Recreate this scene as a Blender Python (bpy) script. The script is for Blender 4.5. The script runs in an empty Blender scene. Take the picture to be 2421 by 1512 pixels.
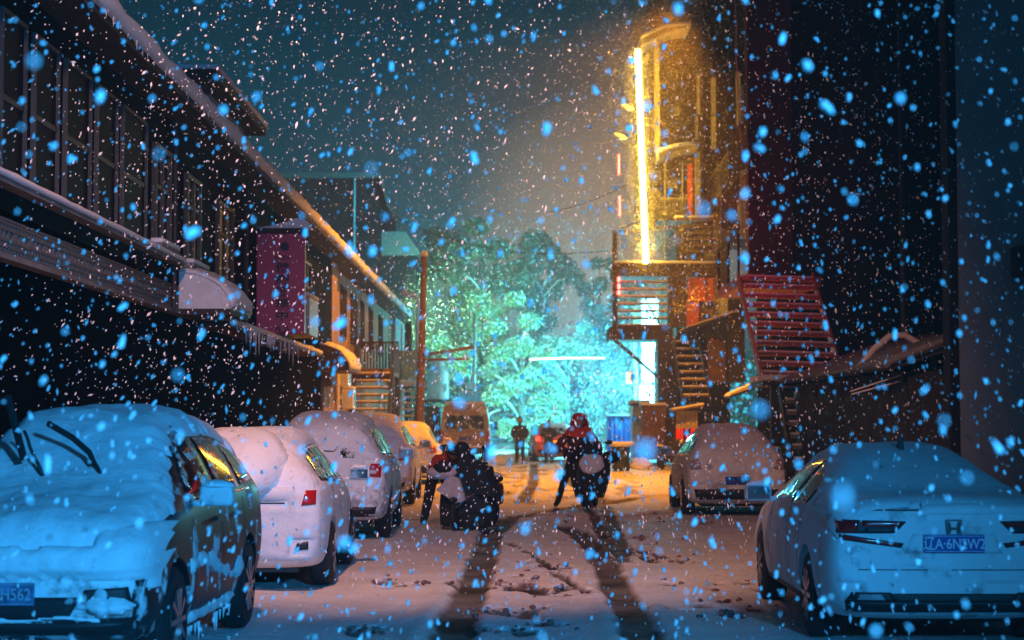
import bpy, bmesh, math, random
from mathutils import Vector, Matrix, noise
from mathutils.bvhtree import BVHTree
R = math.radians
rnd = random.Random(7)
sc = bpy.context.scene
col = sc.collection

# ------------------------------------------------------------------ camera
F = 4200.0                      # focal length in units of a 2421 px wide frame
TH = math.atan(234.0 / F)       # the camera looks up a little
CH = 1.7
cam = bpy.data.cameras.new("camera")
cam.lens = F / 2421.0 * 36.0
cam.sensor_width = 36.0
cam.clip_start = 0.1
cam.clip_end = 2000
cam.dof.use_dof = True
cam.dof.focus_distance = 19.0
cam.dof.aperture_fstop = 2.2
cam_o = bpy.data.objects.new("camera", cam)
cam_o.location = (0, 0, CH)
cam_o.rotation_euler = (R(90) + TH, 0, 0)
col.objects.link(cam_o)
sc.camera = cam_o

# ------------------------------------------------------------------ sky
wd = bpy.data.worlds.new("World")
sc.world = wd
wd.use_nodes = True
nt = wd.node_tree
bg = nt.nodes["Background"]
tc = nt.nodes.new("ShaderNodeTexCoord")
sep = nt.nodes.new("ShaderNodeSeparateXYZ")
ramp = nt.nodes.new("ShaderNodeValToRGB")
nt.links.new(tc.outputs["Generated"], sep.inputs[0])
nt.links.new(sep.outputs["Z"], ramp.inputs[0])
cr = ramp.color_ramp
cr.elements[0].position = 0.0
cr.elements[0].color = (0.022, 0.060, 0.072, 1)
cr.elements[1].position = 1.0
cr.elements[1].color = (0.0006, 0.008, 0.022, 1)
for p, c in ((0.06, (0.024, 0.090, 0.110, 1)), (0.11, (0.002, 0.072, 0.112, 1)), (0.17, (0.0006, 0.042, 0.072, 1)), (0.25, (0.0004, 0.015, 0.032, 1)), (0.4, (0.0006, 0.009, 0.022, 1))):
    e = cr.elements.new(p)
    e.color = c
# glow of the lit town low over the end of the alley
dt = nt.nodes.new("ShaderNodeVectorMath"); dt.operation = 'DOT_PRODUCT'
nv = nt.nodes.new("ShaderNodeVectorMath"); nv.operation = 'NORMALIZE'
nt.links.new(tc.outputs["Generated"], nv.inputs[0])
nt.links.new(nv.outputs[0], dt.inputs[0])
dt.inputs[1].default_value = Vector((.055, 1.0, .10)).normalized()
gl = nt.nodes.new("ShaderNodeValToRGB")
gl.color_ramp.interpolation = 'EASE'
gl.color_ramp.elements[0].position = 0.986
gl.color_ramp.elements[0].color = (0, 0, 0, 1)
gl.color_ramp.elements[1].position = 0.9995
gl.color_ramp.elements[1].color = (0.34, 0.20, 0.10, 1)
e_ = gl.color_ramp.elements.new(0.9955); e_.color = (0.004, 0.007, 0.005, 1)
e_ = gl.color_ramp.elements.new(0.9976); e_.color = (0.045, 0.040, 0.026, 1)
nt.links.new(dt.outputs["Value"], gl.inputs[0])
sm = nt.nodes.new("ShaderNodeMix"); sm.data_type = 'RGBA'; sm.blend_type = 'ADD'; sm.inputs[0].default_value = 1
nt.links.new(ramp.outputs[0], sm.inputs[6]); nt.links.new(gl.outputs[0], sm.inputs[7])
nt.links.new(sm.outputs[2], bg.inputs["Color"])
bg.inputs["Strength"].default_value = 1.0

# weak blue light of the overcast night sky
sun = bpy.data.lights.new("sky_glow", 'SUN')
sun.energy = 0.10
sun.angle = R(40)
sun.color = (0.02, 0.40, 1.0)
sun_o = bpy.data.objects.new("sky_glow", sun)
sun_o.rotation_euler = (R(38), 0, R(12))
col.objects.link(sun_o)

def lamp(name, kind, loc, power, color, size=0.3, target=None, spot=None, blend=0.6):
    l = bpy.data.lights.new(name, kind)
    l.energy = power
    l.color = color
    if kind == 'AREA':
        l.size = size
    else:
        l.shadow_soft_size = size
    if spot:
        l.spot_size = R(spot)
        l.spot_blend = blend
    o = bpy.data.objects.new(name, l)
    o.location = loc
    if target:
        d = Vector(target) - Vector(loc)
        o.rotation_euler = d.to_track_quat('-Z', 'Y').to_euler()
    col.objects.link(o)
    return o

# blue-white street lamp behind the photographer
lamp("street_lamp_light", 'SPOT', (4.2, -2.5, 4.6), 12000, (0.034, 0.40, 1.0), 0.4, (-3.2, 12.5, 0.9), 58, 1.0)
# warm floodlight high above the street, between the first and second parked car
lamp("flood_light", 'SPOT', (-1.6, 10.6, 9.0), 4900, (1.0, 0.42, 0.26), 0.25, (-0.8, 24.6, 0.0), 64, 0.8)
# sodium street lamp high over the middle of the alley
lamp("sodium_light", 'SPOT', (4.6, 48.5, 13.0), 16000, (1.0, 0.31, 0.006), 0.3, (-0.8, 50.5, 0), 132, 0.6)
# cyan-white light of the street at the end of the alley, then added unseen fills
lamp("street_and_fill_light", 'SPOT', (7.2, 80.6, 4.4), 140000, (0.05, 0.72, 1.0), 0.4, (0.5, 100.0, 3.0), 104, 0.4)
lamp("street_and_fill_light", 'POINT', (5.2, 73.2, 3.2), 700, (0.10, 0.85, 1.0), 0.3)  # added cyan fill that brightens the stall and booth fronts
lamp("street_and_fill_light", 'POINT', (4.4, 80.5, 3.6), 5000, (0.16, 0.86, 1.0), 0.3)  # added cyan fill that whitens the snow behind the pedestrians
lamp("street_and_fill_light", 'SPOT', (-4.6, 79.5, 7.0), 40000, (0.40, 1.0, 0.34), 0.4, (1.5, 100.0, 4.0), 76, 0.7)  # added green fill aimed at the trees, its source unseen
# added unseen warm fill below the tower balcony, brightens the panels and steps
lamp("balcony_fill_light", 'POINT', (6.6, 64.2, 6.0), 160, (1.0, 0.36, 0.03), 0.15)
# red light beside the outside stair
lamp("red_light", 'POINT', (4.7, 36.6, 6.2), 85, (1.0, 0.004, 0.05), 0.12)

sc.view_settings.view_transform = 'Standard'
sc.view_settings.look = 'None'
sc.view_settings.gamma = 1
sc.view_settings.use_curve_mapping = False
sc.view_settings.exposure = 0.0
sc.cycles.use_denoising = True
sc.cycles.max_bounces = 6
sc.cycles.diffuse_bounces = 3
sc.cycles.glossy_bounces = 3
sc.cycles.transmission_bounces = 4
sc.cycles.volume_bounces = 0
sc.cycles.sample_clamp_indirect = 4
sc.cycles.caustics_reflective = False
sc.cycles.caustics_refractive = False

# ------------------------------------------------------------------ helpers
def W(px, py, Y):
    """point seen at (px, py) of a 2421x1512 frame, at distance Y down the alley"""
    t = (756 - py) / F
    c, s = math.cos(TH), math.sin(TH)
    h = Y * (s + t * c) / (c - t * s)
    d = Y * c + h * s
    return Vector(((px - 1210.5) * d / F, Y, CH + h))

def Zs(py, Y):
    return W(1210, py, Y).z

def Xs(px, Y, z=CH):
    d = Y * math.cos(TH) + (z - CH) * math.sin(TH)
    return (px - 1210.5) * d / F

def fbm(p, o=3):
    return noise.fractal(Vector(p), 1.0, 2.0, o)

def sst(a, b, x):
    t = min(1, max(0, (x - a) / (b - a)))
    return t * t * (3 - 2 * t)

MATS = {}
def mat(name, color, rough=0.7, metal=0.0, bump=0.0, bscale=8.0, var=0.0, vscale=3.0, var2=None, spec=0.5,
        emit=None, estr=0.0, trans=0.0, coat=0.0):
    if name in MATS:
        return MATS[name]
    m = bpy.data.materials.new(name)
    m.use_nodes = True
    n = m.node_tree
    b = n.nodes["Principled BSDF"]
    b.inputs["Base Color"].default_value = (*color, 1)
    b.inputs["Roughness"].default_value = rough
    b.inputs["Metallic"].default_value = metal
    b.inputs["Specular IOR Level"].default_value = spec
    b.inputs["Coat Weight"].default_value = coat
    if emit:
        b.inputs["Emission Color"].default_value = (*emit, 1)
        b.inputs["Emission Strength"].default_value = estr
    if trans:
        b.inputs["Transmission Weight"].default_value = trans
    if var or bump:
        t = n.nodes.new("ShaderNodeTexCoord")
    if var:
        nz = n.nodes.new("ShaderNodeTexNoise")
        nz.inputs["Scale"].default_value = vscale
        nz.inputs["Detail"].default_value = 6
        n.links.new(t.outputs["Object"], nz.inputs["Vector"])
        r = n.nodes.new("ShaderNodeValToRGB")
        r.color_ramp.elements[0].position = 0.35
        r.color_ramp.elements[1].position = 0.65
        c2 = var2 or tuple(max(0, c * (1 - var)) for c in color)
        r.color_ramp.elements[0].color = (*c2, 1)
        r.color_ramp.elements[1].color = (*color, 1)
        n.links.new(nz.outputs["Fac"], r.inputs[0])
        n.links.new(r.outputs[0], b.inputs["Base Color"])
    if bump:
        nb = n.nodes.new("ShaderNodeTexNoise")
        nb.inputs["Scale"].default_value = bscale
        nb.inputs["Detail"].default_value = 8
        n.links.new(t.outputs["Object"], nb.inputs["Vector"])
        bp = n.nodes.new("ShaderNodeBump")
        bp.inputs["Strength"].default_value = bump
        bp.inputs["Distance"].default_value = 0.02
        n.links.new(nb.outputs["Fac"], bp.inputs["Height"])
        n.links.new(bp.outputs[0], b.inputs["Normal"])
    MATS[name] = m
    return m

SNOW = mat("snow", (0.82, 0.84, 0.86), 0.75, bump=0.5, bscale=22, spec=0.2, var=0.08, vscale=2.5)
FROST = mat("frosted_white_paint", (0.74, 0.76, 0.78), 0.6, bump=0.35, bscale=30, var=0.18, vscale=5)
ICE = mat("ice", (0.7, 0.78, 0.8), 0.15, spec=0.6)
RUBBER = mat("rubber", (0.012, 0.012, 0.013), 0.8, bump=0.3, bscale=20)
BLACK = mat("black_plastic", (0.012, 0.012, 0.014), 0.55)
RIM = mat("alloy", (0.35, 0.36, 0.38), 0.35, 0.9)
GLASS = mat("car_glass", (0.008, 0.010, 0.012), 0.06, spec=0.6)
CHROME = mat("chrome", (0.7, 0.72, 0.74), 0.12, 1.0)
REDGLASS = mat("red_lens", (0.45, 0.008, 0.012), 0.15, coat=0.5)
CLEAR = mat("clear_lens", (0.55, 0.58, 0.6), 0.1, coat=0.5)
BLUEPLATE = mat("blue_plate", (0.015, 0.06, 0.38), 0.4, var=0.2, vscale=20)
PLATEWHITE = mat("plate_white", (0.75, 0.76, 0.78), 0.5)
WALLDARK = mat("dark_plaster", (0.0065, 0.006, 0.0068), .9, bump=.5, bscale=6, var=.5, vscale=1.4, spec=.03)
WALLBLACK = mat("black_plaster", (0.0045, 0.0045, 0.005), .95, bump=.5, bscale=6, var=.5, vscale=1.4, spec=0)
WALLOCHRE = mat("ochre_plaster", (0.34, 0.24, 0.15), 0.85, bump=0.5, bscale=6, var=0.45, vscale=0.9)
WALLPALE = mat("pale_plaster", (0.30, 0.31, 0.31), 0.85, bump=0.4, bscale=6, var=0.35, vscale=0.5)
WALLGREY = mat("grey_plaster", (0.16, 0.16, 0.16), 0.85, bump=0.4, bscale=5, var=0.4, vscale=0.7)
WOOD = mat("weathered_wood", (0.20, 0.12, 0.06), 0.8, bump=0.5, bscale=14, var=0.5, vscale=4)
DARKWOOD = mat("dark_wood", (0.045, 0.030, 0.022), 0.8, bump=0.5, bscale=14, var=0.4, vscale=4)
BLACKWOOD = mat("black_stained_wood", (0.012, 0.009, 0.008), .85, bump=.4, bscale=12)
STEEL = mat("dark_steel", (0.035, 0.032, 0.030), 0.6, 0.2, bump=0.2, bscale=14)
PAINTSTEEL = mat("cream_painted_steel", (0.42, 0.38, 0.28), 0.5, bump=0.2, bscale=10, var=0.3, vscale=5)
WHITESTEEL = mat("white_painted_steel", (0.7, 0.72, 0.72), 0.45, var=0.2, vscale=5)
WINGLASS = mat("window_glass", (0.006, 0.007, 0.008), 0.35, spec=0.14)
STONE = mat("concrete", (0.22, 0.21, 0.20), 0.9, bump=0.5, bscale=8, var=0.35, vscale=2)

class MB:
    """collects simple shapes, then links them as ONE mesh object"""
    def __init__(s):
        s.v, s.f, s.mi, s.cur = [], [], [], 0
    def add(s, vs, fs):
        o = len(s.v)
        s.v += [tuple(v) for v in vs]
        s.f += [tuple(i + o for i in f) for f in fs]
        s.mi += [s.cur] * len(fs)
        return s
    def box(s, x0, x1, y0, y1, z0, z1):
        return s.add([(x0, y0, z0), (x1, y0, z0), (x1, y1, z0), (x0, y1, z0), (x0, y0, z1), (x1, y0, z1), (x1, y1, z1), (x0, y1, z1)],
                     [(0, 3, 2, 1), (4, 5, 6, 7), (0, 1, 5, 4), (1, 2, 6, 5), (2, 3, 7, 6), (3, 0, 4, 7)])
    def bbox(s, x0, x1, y0, y1, z0, z1, b=0.01):
        bm = bmesh.new()
        t = MB().box(x0, x1, y0, y1, z0, z1)
        vs = [bm.verts.new(v) for v in t.v]
        for f in t.f:
            bm.faces.new([vs[i] for i in f])
        bmesh.ops.bevel(bm, geom=bm.edges[:], offset=b, segments=2, affect='EDGES', profile=0.5)
        bm.verts.index_update()
        s.add([v.co[:] for v in bm.verts], [[v.index for v in f.verts] for f in bm.faces])
        bm.free()
        return s
    def bar(s, a, b, w, h=None, up=(0, 0, 1)):
        a, b = Vector(a), Vector(b)
        h = h or w
        d = (b - a).normalized()
        u = Vector(up)
        if abs(d.dot(u)) > 0.98:
            u = Vector((0, 1, 0))
        r = d.cross(u).normalized() * w / 2
        t = r.cross(d).normalized() * h / 2
        vs = [a - r - t, a + r - t, a + r + t, a - r + t, b - r - t, b + r - t, b + r + t, b - r + t]
        return s.add(vs, [(0, 3, 2, 1), (4, 5, 6, 7), (0, 1, 5, 4), (1, 2, 6, 5), (2, 3, 7, 6), (3, 0, 4, 7)])
    def tube(s, pts, r, n=8, caps=True):
        pts = [Vector(p) for p in pts]
        rs = r if isinstance(r, (list, tuple)) else [r] * len(pts)
        rings = []
        pu = None
        for i, p in enumerate(pts):
            d = (pts[min(i + 1, len(pts) - 1)] - pts[max(i - 1, 0)]).normalized()
            if pu is None:
                pu = d.orthogonal().normalized()
            u = (pu - d * pu.dot(d))
            u = u.normalized() if u.length > 1e-5 else d.orthogonal().normalized()
            pu = u
            w = d.cross(u)
            rings.append([p + (u * math.cos(2 * math.pi * k / n) + w * math.sin(2 * math.pi * k / n)) * rs[i] for k in range(n)])
        vs = [v for q in rings for v in q]
        fs = []
        for i in range(len(pts) - 1):
            for k in range(n):
                a, b = i * n + k, i * n + (k + 1) % n
                fs.append((a, b, b + n, a + n))
        if caps:
            fs.append(tuple(range(n - 1, -1, -1)))
            m = (len(pts) - 1) * n
            fs.append(tuple(m + k for k in range(n)))
        return s.add(vs, fs)
    def lathe(s, prof, c, axis='Z', n=20):
        """prof: (radius, height) pairs"""
        c = Vector(c)
        vs, fs = [], []
        for (r, h) in prof:
            for k in range(n):
                a = 2 * math.pi * k / n
                x, y = r * math.cos(a), r * math.sin(a)
                p = {'Z': (x, y, h), 'X': (h, x, y), 'Y': (x, h, y)}[axis]
                vs.append(c + Vector(p))
        for i in range(len(prof) - 1):
            for k in range(n):
                a, b = i * n + k, i * n + (k + 1) % n
                fs.append((a, b, b + n, a + n))
        fs.append(tuple(range(n - 1, -1, -1)))
        m = (len(prof) - 1) * n
        fs.append(tuple(m + k for k in range(n)))
        return s.add(vs, fs)
    def prism(s, poly, a0, a1, axis='Y'):
        """polygon extruded: axis Y -> poly in (x,z); axis X -> (y,z); axis Z -> (x,y)"""
        n = len(poly)
        mk = {'Y': lambda p, t: (p[0], t, p[1]), 'X': lambda p, t: (t, p[0], p[1]), 'Z': lambda p, t: (p[0], p[1], t)}[axis]
        vs = [mk(p, a0) for p in poly] + [mk(p, a1) for p in poly]
        fs = [tuple(range(n)), tuple(range(2 * n - 1, n - 1, -1))]
        for i in range(n):
            j = (i + 1) % n
            fs.append((i, i + n, j + n, j))
        return s.add(vs, fs)
    def blob(s, c, rx, ry, rz, seed=0, amp=0.2, n=2, flat=None):
        bm = bmesh.new()
        bmesh.ops.create_icosphere(bm, subdivisions=n, radius=1)
        vs = []
        for v in bm.verts:
            k = 1 + amp * noise.noise(v.co * 1.7 + Vector((seed * 3.1, seed * 1.7, 0)))
            p = Vector((v.co.x * rx * k, v.co.y * ry * k, v.co.z * rz * k))
            if flat is not None and p.z < flat:
                p.z = flat
            vs.append(Vector(c) + p)
        s.add(vs, [[v.index for v in f.verts] for f in bm.faces])
        bm.free()
        return s
    def build(s, name, m, parent=None, smooth=False, local=False, recalc=True):
        me = bpy.data.meshes.new(name)
        off = Vector((0, 0, 0))
        if not local:
            if parent:
                p = parent
                while p:
                    off += p.location
                    p = p.parent
            elif s.v:
                xs = [v[0] for v in s.v]; ys = [v[1] for v in s.v]; zs = [v[2] for v in s.v]
                off = Vector(((min(xs) + max(xs)) / 2, (min(ys) + max(ys)) / 2, min(zs)))
        me.from_pydata([(v[0] - off.x, v[1] - off.y, v[2] - off.z) for v in s.v], [], s.f)
        ms = m if isinstance(m, (list, tuple)) else [m]
        for k in ms:
            me.materials.append(k)
        if len(ms) > 1:
            me.polygons.foreach_set("material_index", s.mi)
        if recalc and len(s.f) < 60000:
            bm = bmesh.new(); bm.from_mesh(me)
            bmesh.ops.recalc_face_normals(bm, faces=bm.faces[:])
            bm.to_mesh(me); bm.free()
        if smooth:
            me.polygons.foreach_set("use_smooth", [True] * len(me.polygons))
        o = bpy.data.objects.new(name, me)
        col.objects.link(o)
        if parent:
            o.parent = parent
        elif not local:
            o.location = off
        return o

def tag(o, label=None, cat=None, group=None, kind=None):
    if label: o["label"] = label
    if cat: o["category"] = cat
    if group: o["group"] = group
    if kind: o["kind"] = kind
    return o

def thing(name, label, cat, loc, rz=0.0, group=None):
    o = bpy.data.objects.new(name, None)
    o.empty_display_size = 0.2
    o.location = loc
    o.rotation_euler = (0, 0, rz)
    col.objects.link(o)
    return tag(o, label, cat, group)

def copy_tree(o, parent=None):
    c = o.copy()
    col.objects.link(c)
    c.parent = parent
    for ch in list(o.children):
        copy_tree(ch, c)
    return c

def mesh_from_text(txt, size, depth=0.004, bold=0.0):
    cu = bpy.data.curves.new("t", 'FONT')
    cu.body = txt
    cu.size = size
    cu.extrude = depth
    cu.offset = bold
    cu.align_x = 'CENTER'
    cu.align_y = 'CENTER'
    cu.resolution_u = 3
    o = bpy.data.objects.new("t", cu)
    col.objects.link(o)
    dg = bpy.context.evaluated_depsgraph_get()
    me = bpy.data.meshes.new_from_object(o.evaluated_get(dg))
    bpy.data.objects.remove(o)
    return me

def lettering(txt, size, loc, parent, m, rot=(R(90), 0, 0), depth=0.004, bold=0.0, sx=1.0):
    me = mesh_from_text(txt, size, depth, bold)
    me.materials.clear()
    me.materials.append(m)
    me.transform(Matrix.Diagonal((sx, 1, 1, 1)))
    o = bpy.data.objects.new("lettering", me)
    o.location = loc
    o.rotation_euler = rot
    col.objects.link(o)
    o.parent = parent
    return o

# ------------------------------------------------------------------ ground
RUTS = []   # polylines of the two wheel ruts and the crossing tracks: (points, half width)
def rut(pix, hw):
    pts = []
    for (px, py) in pix:
        Y = 1.7 * F / (py - 990)
        pts.append((Xs(px, Y, 0), Y))
    RUTS.append((pts, hw))
rut([(1035, 1600), (1065, 1512), (1092, 1440), (1118, 1380), (1140, 1320), (1160, 1260), (1205, 1225), (1290, 1205), (1400, 1190), (1500, 1176), (1620, 1168)], 0.19)
rut([(1560, 1600), (1525, 1512), (1490, 1440), (1455, 1380), (1420, 1310), (1380, 1268), (1330, 1240)], 0.17)
rut([(1482, 1310), (1450, 1250), (1440, 1215), (1420, 1180), (1360, 1150), (1330, 1120)], 0.12)
rut([(1200, 1283), (1262, 1312), (1315, 1345)], 0.05)
rut([(1310, 1352), (1392, 1402)], 0.06)
rut([(1480, 1330), (1420, 1255), (1405, 1215), (1360, 1190)], 0.10)
rut([(1100, 1230), (1230, 1222), (1330, 1215), (1460, 1222), (1640, 1205)], 0.22)
rut([(1230, 1190), (1260, 1140), (1262, 1110), (1262, 1096)], 0.16)
rut([(1400, 1160), (1350, 1120), (1335, 1100), (1330, 1094)], 0.16)

def seg_d(px, py, a, b):
    vx, vy = b[0] - a[0], b[1] - a[1]
    l = vx * vx + vy * vy
    t = max(0, min(1, ((px - a[0]) * vx + (py - a[1]) * vy) / l)) if l > 0 else 0
    return math.hypot(px - a[0] - vx * t, py - a[1] - vy * t)

FOOT, CLODS = [], []
fr = random.Random(11)
for (px, py, n, sp) in ((950, 1375, 7, .16), (1240, 1380, 16, .2), (1330, 1395, 5, .12), (1570, 1310, 9, .2), (1255, 1445, 5, .18), (1240, 1480, 7, .22),
                        (1175, 1440, 4, .18), (1710, 1375, 5, .2), (1745, 1440, 8, .16), (880, 1478, 4, .12), (1130, 1250, 5, .4), (1520, 1230, 14, .7), (1460, 1290, 10, .5),
                        (1180, 1130, 12, 2.0), (1450, 1130, 14, 2.2), (1330, 1330, 4, .25), (1555, 1265, 5, .3)):
    Y = 1.7 * F / (py - 990)
    x = Xs(px, Y, 0)
    for k in range(n):
        q = (x + fr.gauss(0, sp), Y + fr.gauss(0, sp * 2.6), fr.uniform(.06, .15))
        FOOT.append(q)
        for _ in range(2):
            CLODS.append((q[0] + fr.gauss(0, .09), q[1] + fr.gauss(0, .2), fr.uniform(.010, .030)))

def slush(x, y):
    """(depth, dirt) of the trodden and driven snow"""
    d = dirt = 0.0
    if 9 < y < 80:
        for pts, hw in RUTS:
            if not (min(p[0] for p in pts) - 1 < x < max(p[0] for p in pts) + 1 and min(p[1] for p in pts) - 1 < y < max(p[1] for p in pts) + 1):
                continue
            m = min(seg_d(x, y, pts[i], pts[i + 1]) for i in range(len(pts) - 1))
            m += 0.05 * noise.noise(Vector((x * 4, y * 2, 3)))
            k = 1 - sst(hw * .45, hw * 1.4, m)
            d = max(d, k * 0.05)
            dirt = max(dirt, k)
            berm = math.exp(-((m - hw * 1.5) / 0.09) ** 2) * 0.03
            d -= berm
    return d, dirt

def foot(x, y):
    d = dirt = 0
    for fx, fy, r in FOOT:
        if abs(y - fy) < r * 5 and abs(x - fx) < r * 2:
            m = math.hypot((x - fx), (y - fy) * 0.38) / r
            if m < 1.5:
                d = max(d, (1 - sst(.5, 1.0, m)) * 0.055)
                dirt = max(dirt, (1 - sst(.55, .95, m)) * .85)
    return d, dirt

def gheight(x, y):
    return 0.02 * fbm((x * .8, y * .5, 0)) + 0.006 * noise.noise(Vector((x * 5, y * 3.5, 1)))

def ground():
    xs = [-500, -150, -50, -20, -12]
    x = -8.0
    while x < 8.0:
        xs.append(x)
        x += 0.055 if -2.6 < x < 3.2 else 0.14
    xs += [8, 12, 20, 50, 150, 500]
    ys = [-60, -20, -5, 3, 7]
    y = 9.5
    while y < 90:
        ys.append(y)
        y += max(0.04, 0.0030 * y)
    ys += [95, 100, 110, 130, 180, 300, 700, 1500]
    vs, dirts = [], []
    for yy in ys:
        for xx in xs:
            z = gheight(xx, yy)
            di = 0.0
            if -8 < xx < 8 and 9 < yy < 92:
                d, di = slush(xx, yy)
                d2, di2 = foot(xx, yy)
                z -= d + d2
                di = max(di, di2)
                if yy > 30:
                    k = sst(30, 40, yy) * (1 - sst(66, 72, yy)) * (1 - sst(2.4, 3.4, abs(xx - .6)))
                    t = max(0, fbm((xx * 1.6, yy * .45, 9)) + .12) * k
                    z -= t * .04
                    di = max(di, min(.6, t * 1.1))
            vs.append((xx, yy, z))
            dirts.append(di)
    n = len(xs)
    fs = []
    for j in range(len(ys) - 1):
        for i in range(n - 1):
            a = j * n + i
            fs.append((a, a + 1, a + 1 + n, a + n))
    me = bpy.data.meshes.new("snowy_ground")
    me.from_pydata(vs, [], fs)
    at = me.attributes.new("dirt", 'FLOAT', 'POINT')
    at.data.foreach_set("value", dirts)
    me.polygons.foreach_set("use_smooth", [True] * len(fs))
    m = bpy.data.materials.new("trodden_snow")
    m.use_nodes = True
    t = m.node_tree
    b = t.nodes["Principled BSDF"]
    b.inputs["Specular IOR Level"].default_value = 0.1
    a = t.nodes.new("ShaderNodeAttribute"); a.attribute_name = "dirt"
    co = t.nodes.new("ShaderNodeTexCoord")
    nz = t.nodes.new("ShaderNodeTexNoise"); nz.inputs["Scale"].default_value = 9; nz.inputs["Detail"].default_value = 8
    t.links.new(co.outputs["Object"], nz.inputs["Vector"])
    ad = t.nodes.new("ShaderNodeMath"); ad.operation = 'MULTIPLY_ADD'
    t.links.new(nz.outputs["Fac"], ad.inputs[0]); ad.inputs[1].default_value = 0.5
    t.links.new(a.outputs["Fac"], ad.inputs[2])
    mr = t.nodes.new("ShaderNodeMapRange")
    mr.inputs["From Min"].default_value = 0.45; mr.inputs["From Max"].default_value = 1.02
    t.links.new(ad.outputs[0], mr.inputs["Value"])
    mx = t.nodes.new("ShaderNodeMix"); mx.data_type = 'RGBA'
    mx.inputs[6].default_value = (0.78, 0.79, 0.80, 1)
    mx.inputs[7].default_value = (0.055, 0.040, 0.028, 1)
    t.links.new(mr.outputs[0], mx.inputs[0])
    n3 = t.nodes.new("ShaderNodeTexNoise"); n3.inputs["Scale"].default_value = 1.3; n3.inputs["Detail"].default_value = 5
    t.links.new(co.outputs["Object"], n3.inputs["Vector"])
    r3 = t.nodes.new("ShaderNodeMapRange"); r3.inputs["From Min"].default_value = .35; r3.inputs["From Max"].default_value = .7
    r3.inputs["To Min"].default_value = 0.0; r3.inputs["To Max"].default_value = 0.45
    t.links.new(n3.outputs["Fac"], r3.inputs["Value"])
    mx2 = t.nodes.new("ShaderNodeMix"); mx2.data_type = 'RGBA'
    mx2.inputs[7].default_value = (0.50, 0.46, 0.42, 1)
    t.links.new(r3.outputs[0], mx2.inputs[0]); t.links.new(mx.outputs[2], mx2.inputs[6])
    t.links.new(mx2.outputs[2], b.inputs["Base Color"])
    rr = t.nodes.new("ShaderNodeMapRange"); rr.inputs["To Min"].default_value = .7; rr.inputs["To Max"].default_value = .8
    t.links.new(mr.outputs[0], rr.inputs["Value"]); t.links.new(rr.outputs[0], b.inputs["Roughness"])
    nb = t.nodes.new("ShaderNodeTexNoise"); nb.inputs["Scale"].default_value = 16; nb.inputs["Detail"].default_value = 9
    t.links.new(co.outputs["Object"], nb.inputs["Vector"])
    bp = t.nodes.new("ShaderNodeBump"); bp.inputs["Strength"].default_value = .9; bp.inputs["Distance"].default_value = .045
    t.links.new(nb.outputs["Fac"], bp.inputs["Height"]); t.links.new(bp.outputs[0], b.inputs["Normal"])
    me.materials.append(m)
    o = bpy.data.objects.new("snowy_ground", me)
    col.objects.link(o)
    tag(o, "snow covered alley floor with dark wheel ruts and footprints", kind="structure")
ground()
m = MB()
for k, (x, y, r_) in enumerate(CLODS):
    m.blob((x, y, gheight(x, y) + r_ * .25), r_ * 1.3, r_ * 1.6, r_ * .8, k, .6, 1)
tag(m.build("snow_clods", mat("dirty_snow_clods", (.30, .17, .14), .9, bump=.5, bscale=30, var=.6, vscale=14), None, True), "dirty reddish clods of trodden snow scattered over the alley", kind="stuff")

# ------------------------------------------------------------------ left row of buildings
LX = -5.0          # street face of the left row
EX, EZ = -4.5, 6.2 # eave line
lb = thing("row_building", "long two storey building along the left with snowy eave", "building", (-8, 45, 0))
# walls
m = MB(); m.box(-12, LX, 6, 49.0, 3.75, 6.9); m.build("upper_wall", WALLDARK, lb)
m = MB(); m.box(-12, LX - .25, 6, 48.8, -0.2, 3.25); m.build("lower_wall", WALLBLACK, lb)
m = MB(); m.box(-12, LX - .15, 6, 48.9, 3.25, 3.75); m.build("lattice_backing_wall", WALLBLACK, lb)  # black colour put in so the lattice holes read as deep shade
m = MB(); m.box(-12, LX - .2, 49.1, 81, -0.2, 6.7); m.build("ochre_wall", WALLOCHRE, lb)
m = MB(); m.box(LX - .2, LX - .02, 76.5, 81.1, -0.2, 6.1); m.build("pilaster", WALLPALE, lb)
m = MB(); m.box(LX - .2, LX + .03, 49.0, 50.4, 2.6, 6.2); m.build("pilaster", WALLOCHRE, lb)
# roof: slab rising to the left, with a thick snow cover whose lip hangs over the eave
m = MB(); m.prism([(EX, EZ - .09), (EX, EZ), (-11.5, 9.2), (-11.5, 9.05)], 5, 78, 'Y'); m.build("roof", BLACKWOOD, lb)
m = MB(); m.box(LX - .01, EX + .02, 5, 78, EZ - .13, EZ - .10); m.build("soffit", BLACKWOOD, lb)
def roof_snow():
    ys = [5 + k * .3 for k in range(244)]
    prof = [(0.02, -.05), (.07, .00), (.09, .08), (.06, .17), (-.04, .23), (-.3, .37), (-1.5, .89), (-7.0, 3.3), (-7.0, 3.1), (-1.5, .70), (-.1, .04)]
    vs, fs = [], []
    n = len(prof)
    for y in ys:
        w = fbm((y * .9, 2, 0))
        w2 = noise.noise(Vector((y * 2.7, 5, 0)))
        for k, (dx, dz) in enumerate(prof):
            q = 1 if k < 5 else (.6 if k == 5 else 0)
            vs.append((EX + dx + q * (.035 * w + .012 * w2), y, EZ + .02 + dz + q * (.03 * w * (k - 1) * .35 + .012 * w2)))
    for j in range(len(ys) - 1):
        for k in range(n):
            a, b = j * n + k, j * n + (k + 1) % n
            fs.append((a, b, b + n, a + n))
    fs.append(tuple(range(n))); fs.append(tuple((len(ys) - 1) * n + k for k in range(n)))
    m = MB(); m.add(vs, fs); m.build("roof_snow", SNOW, lb, smooth=True)
roof_snow()
m = MB()
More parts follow.
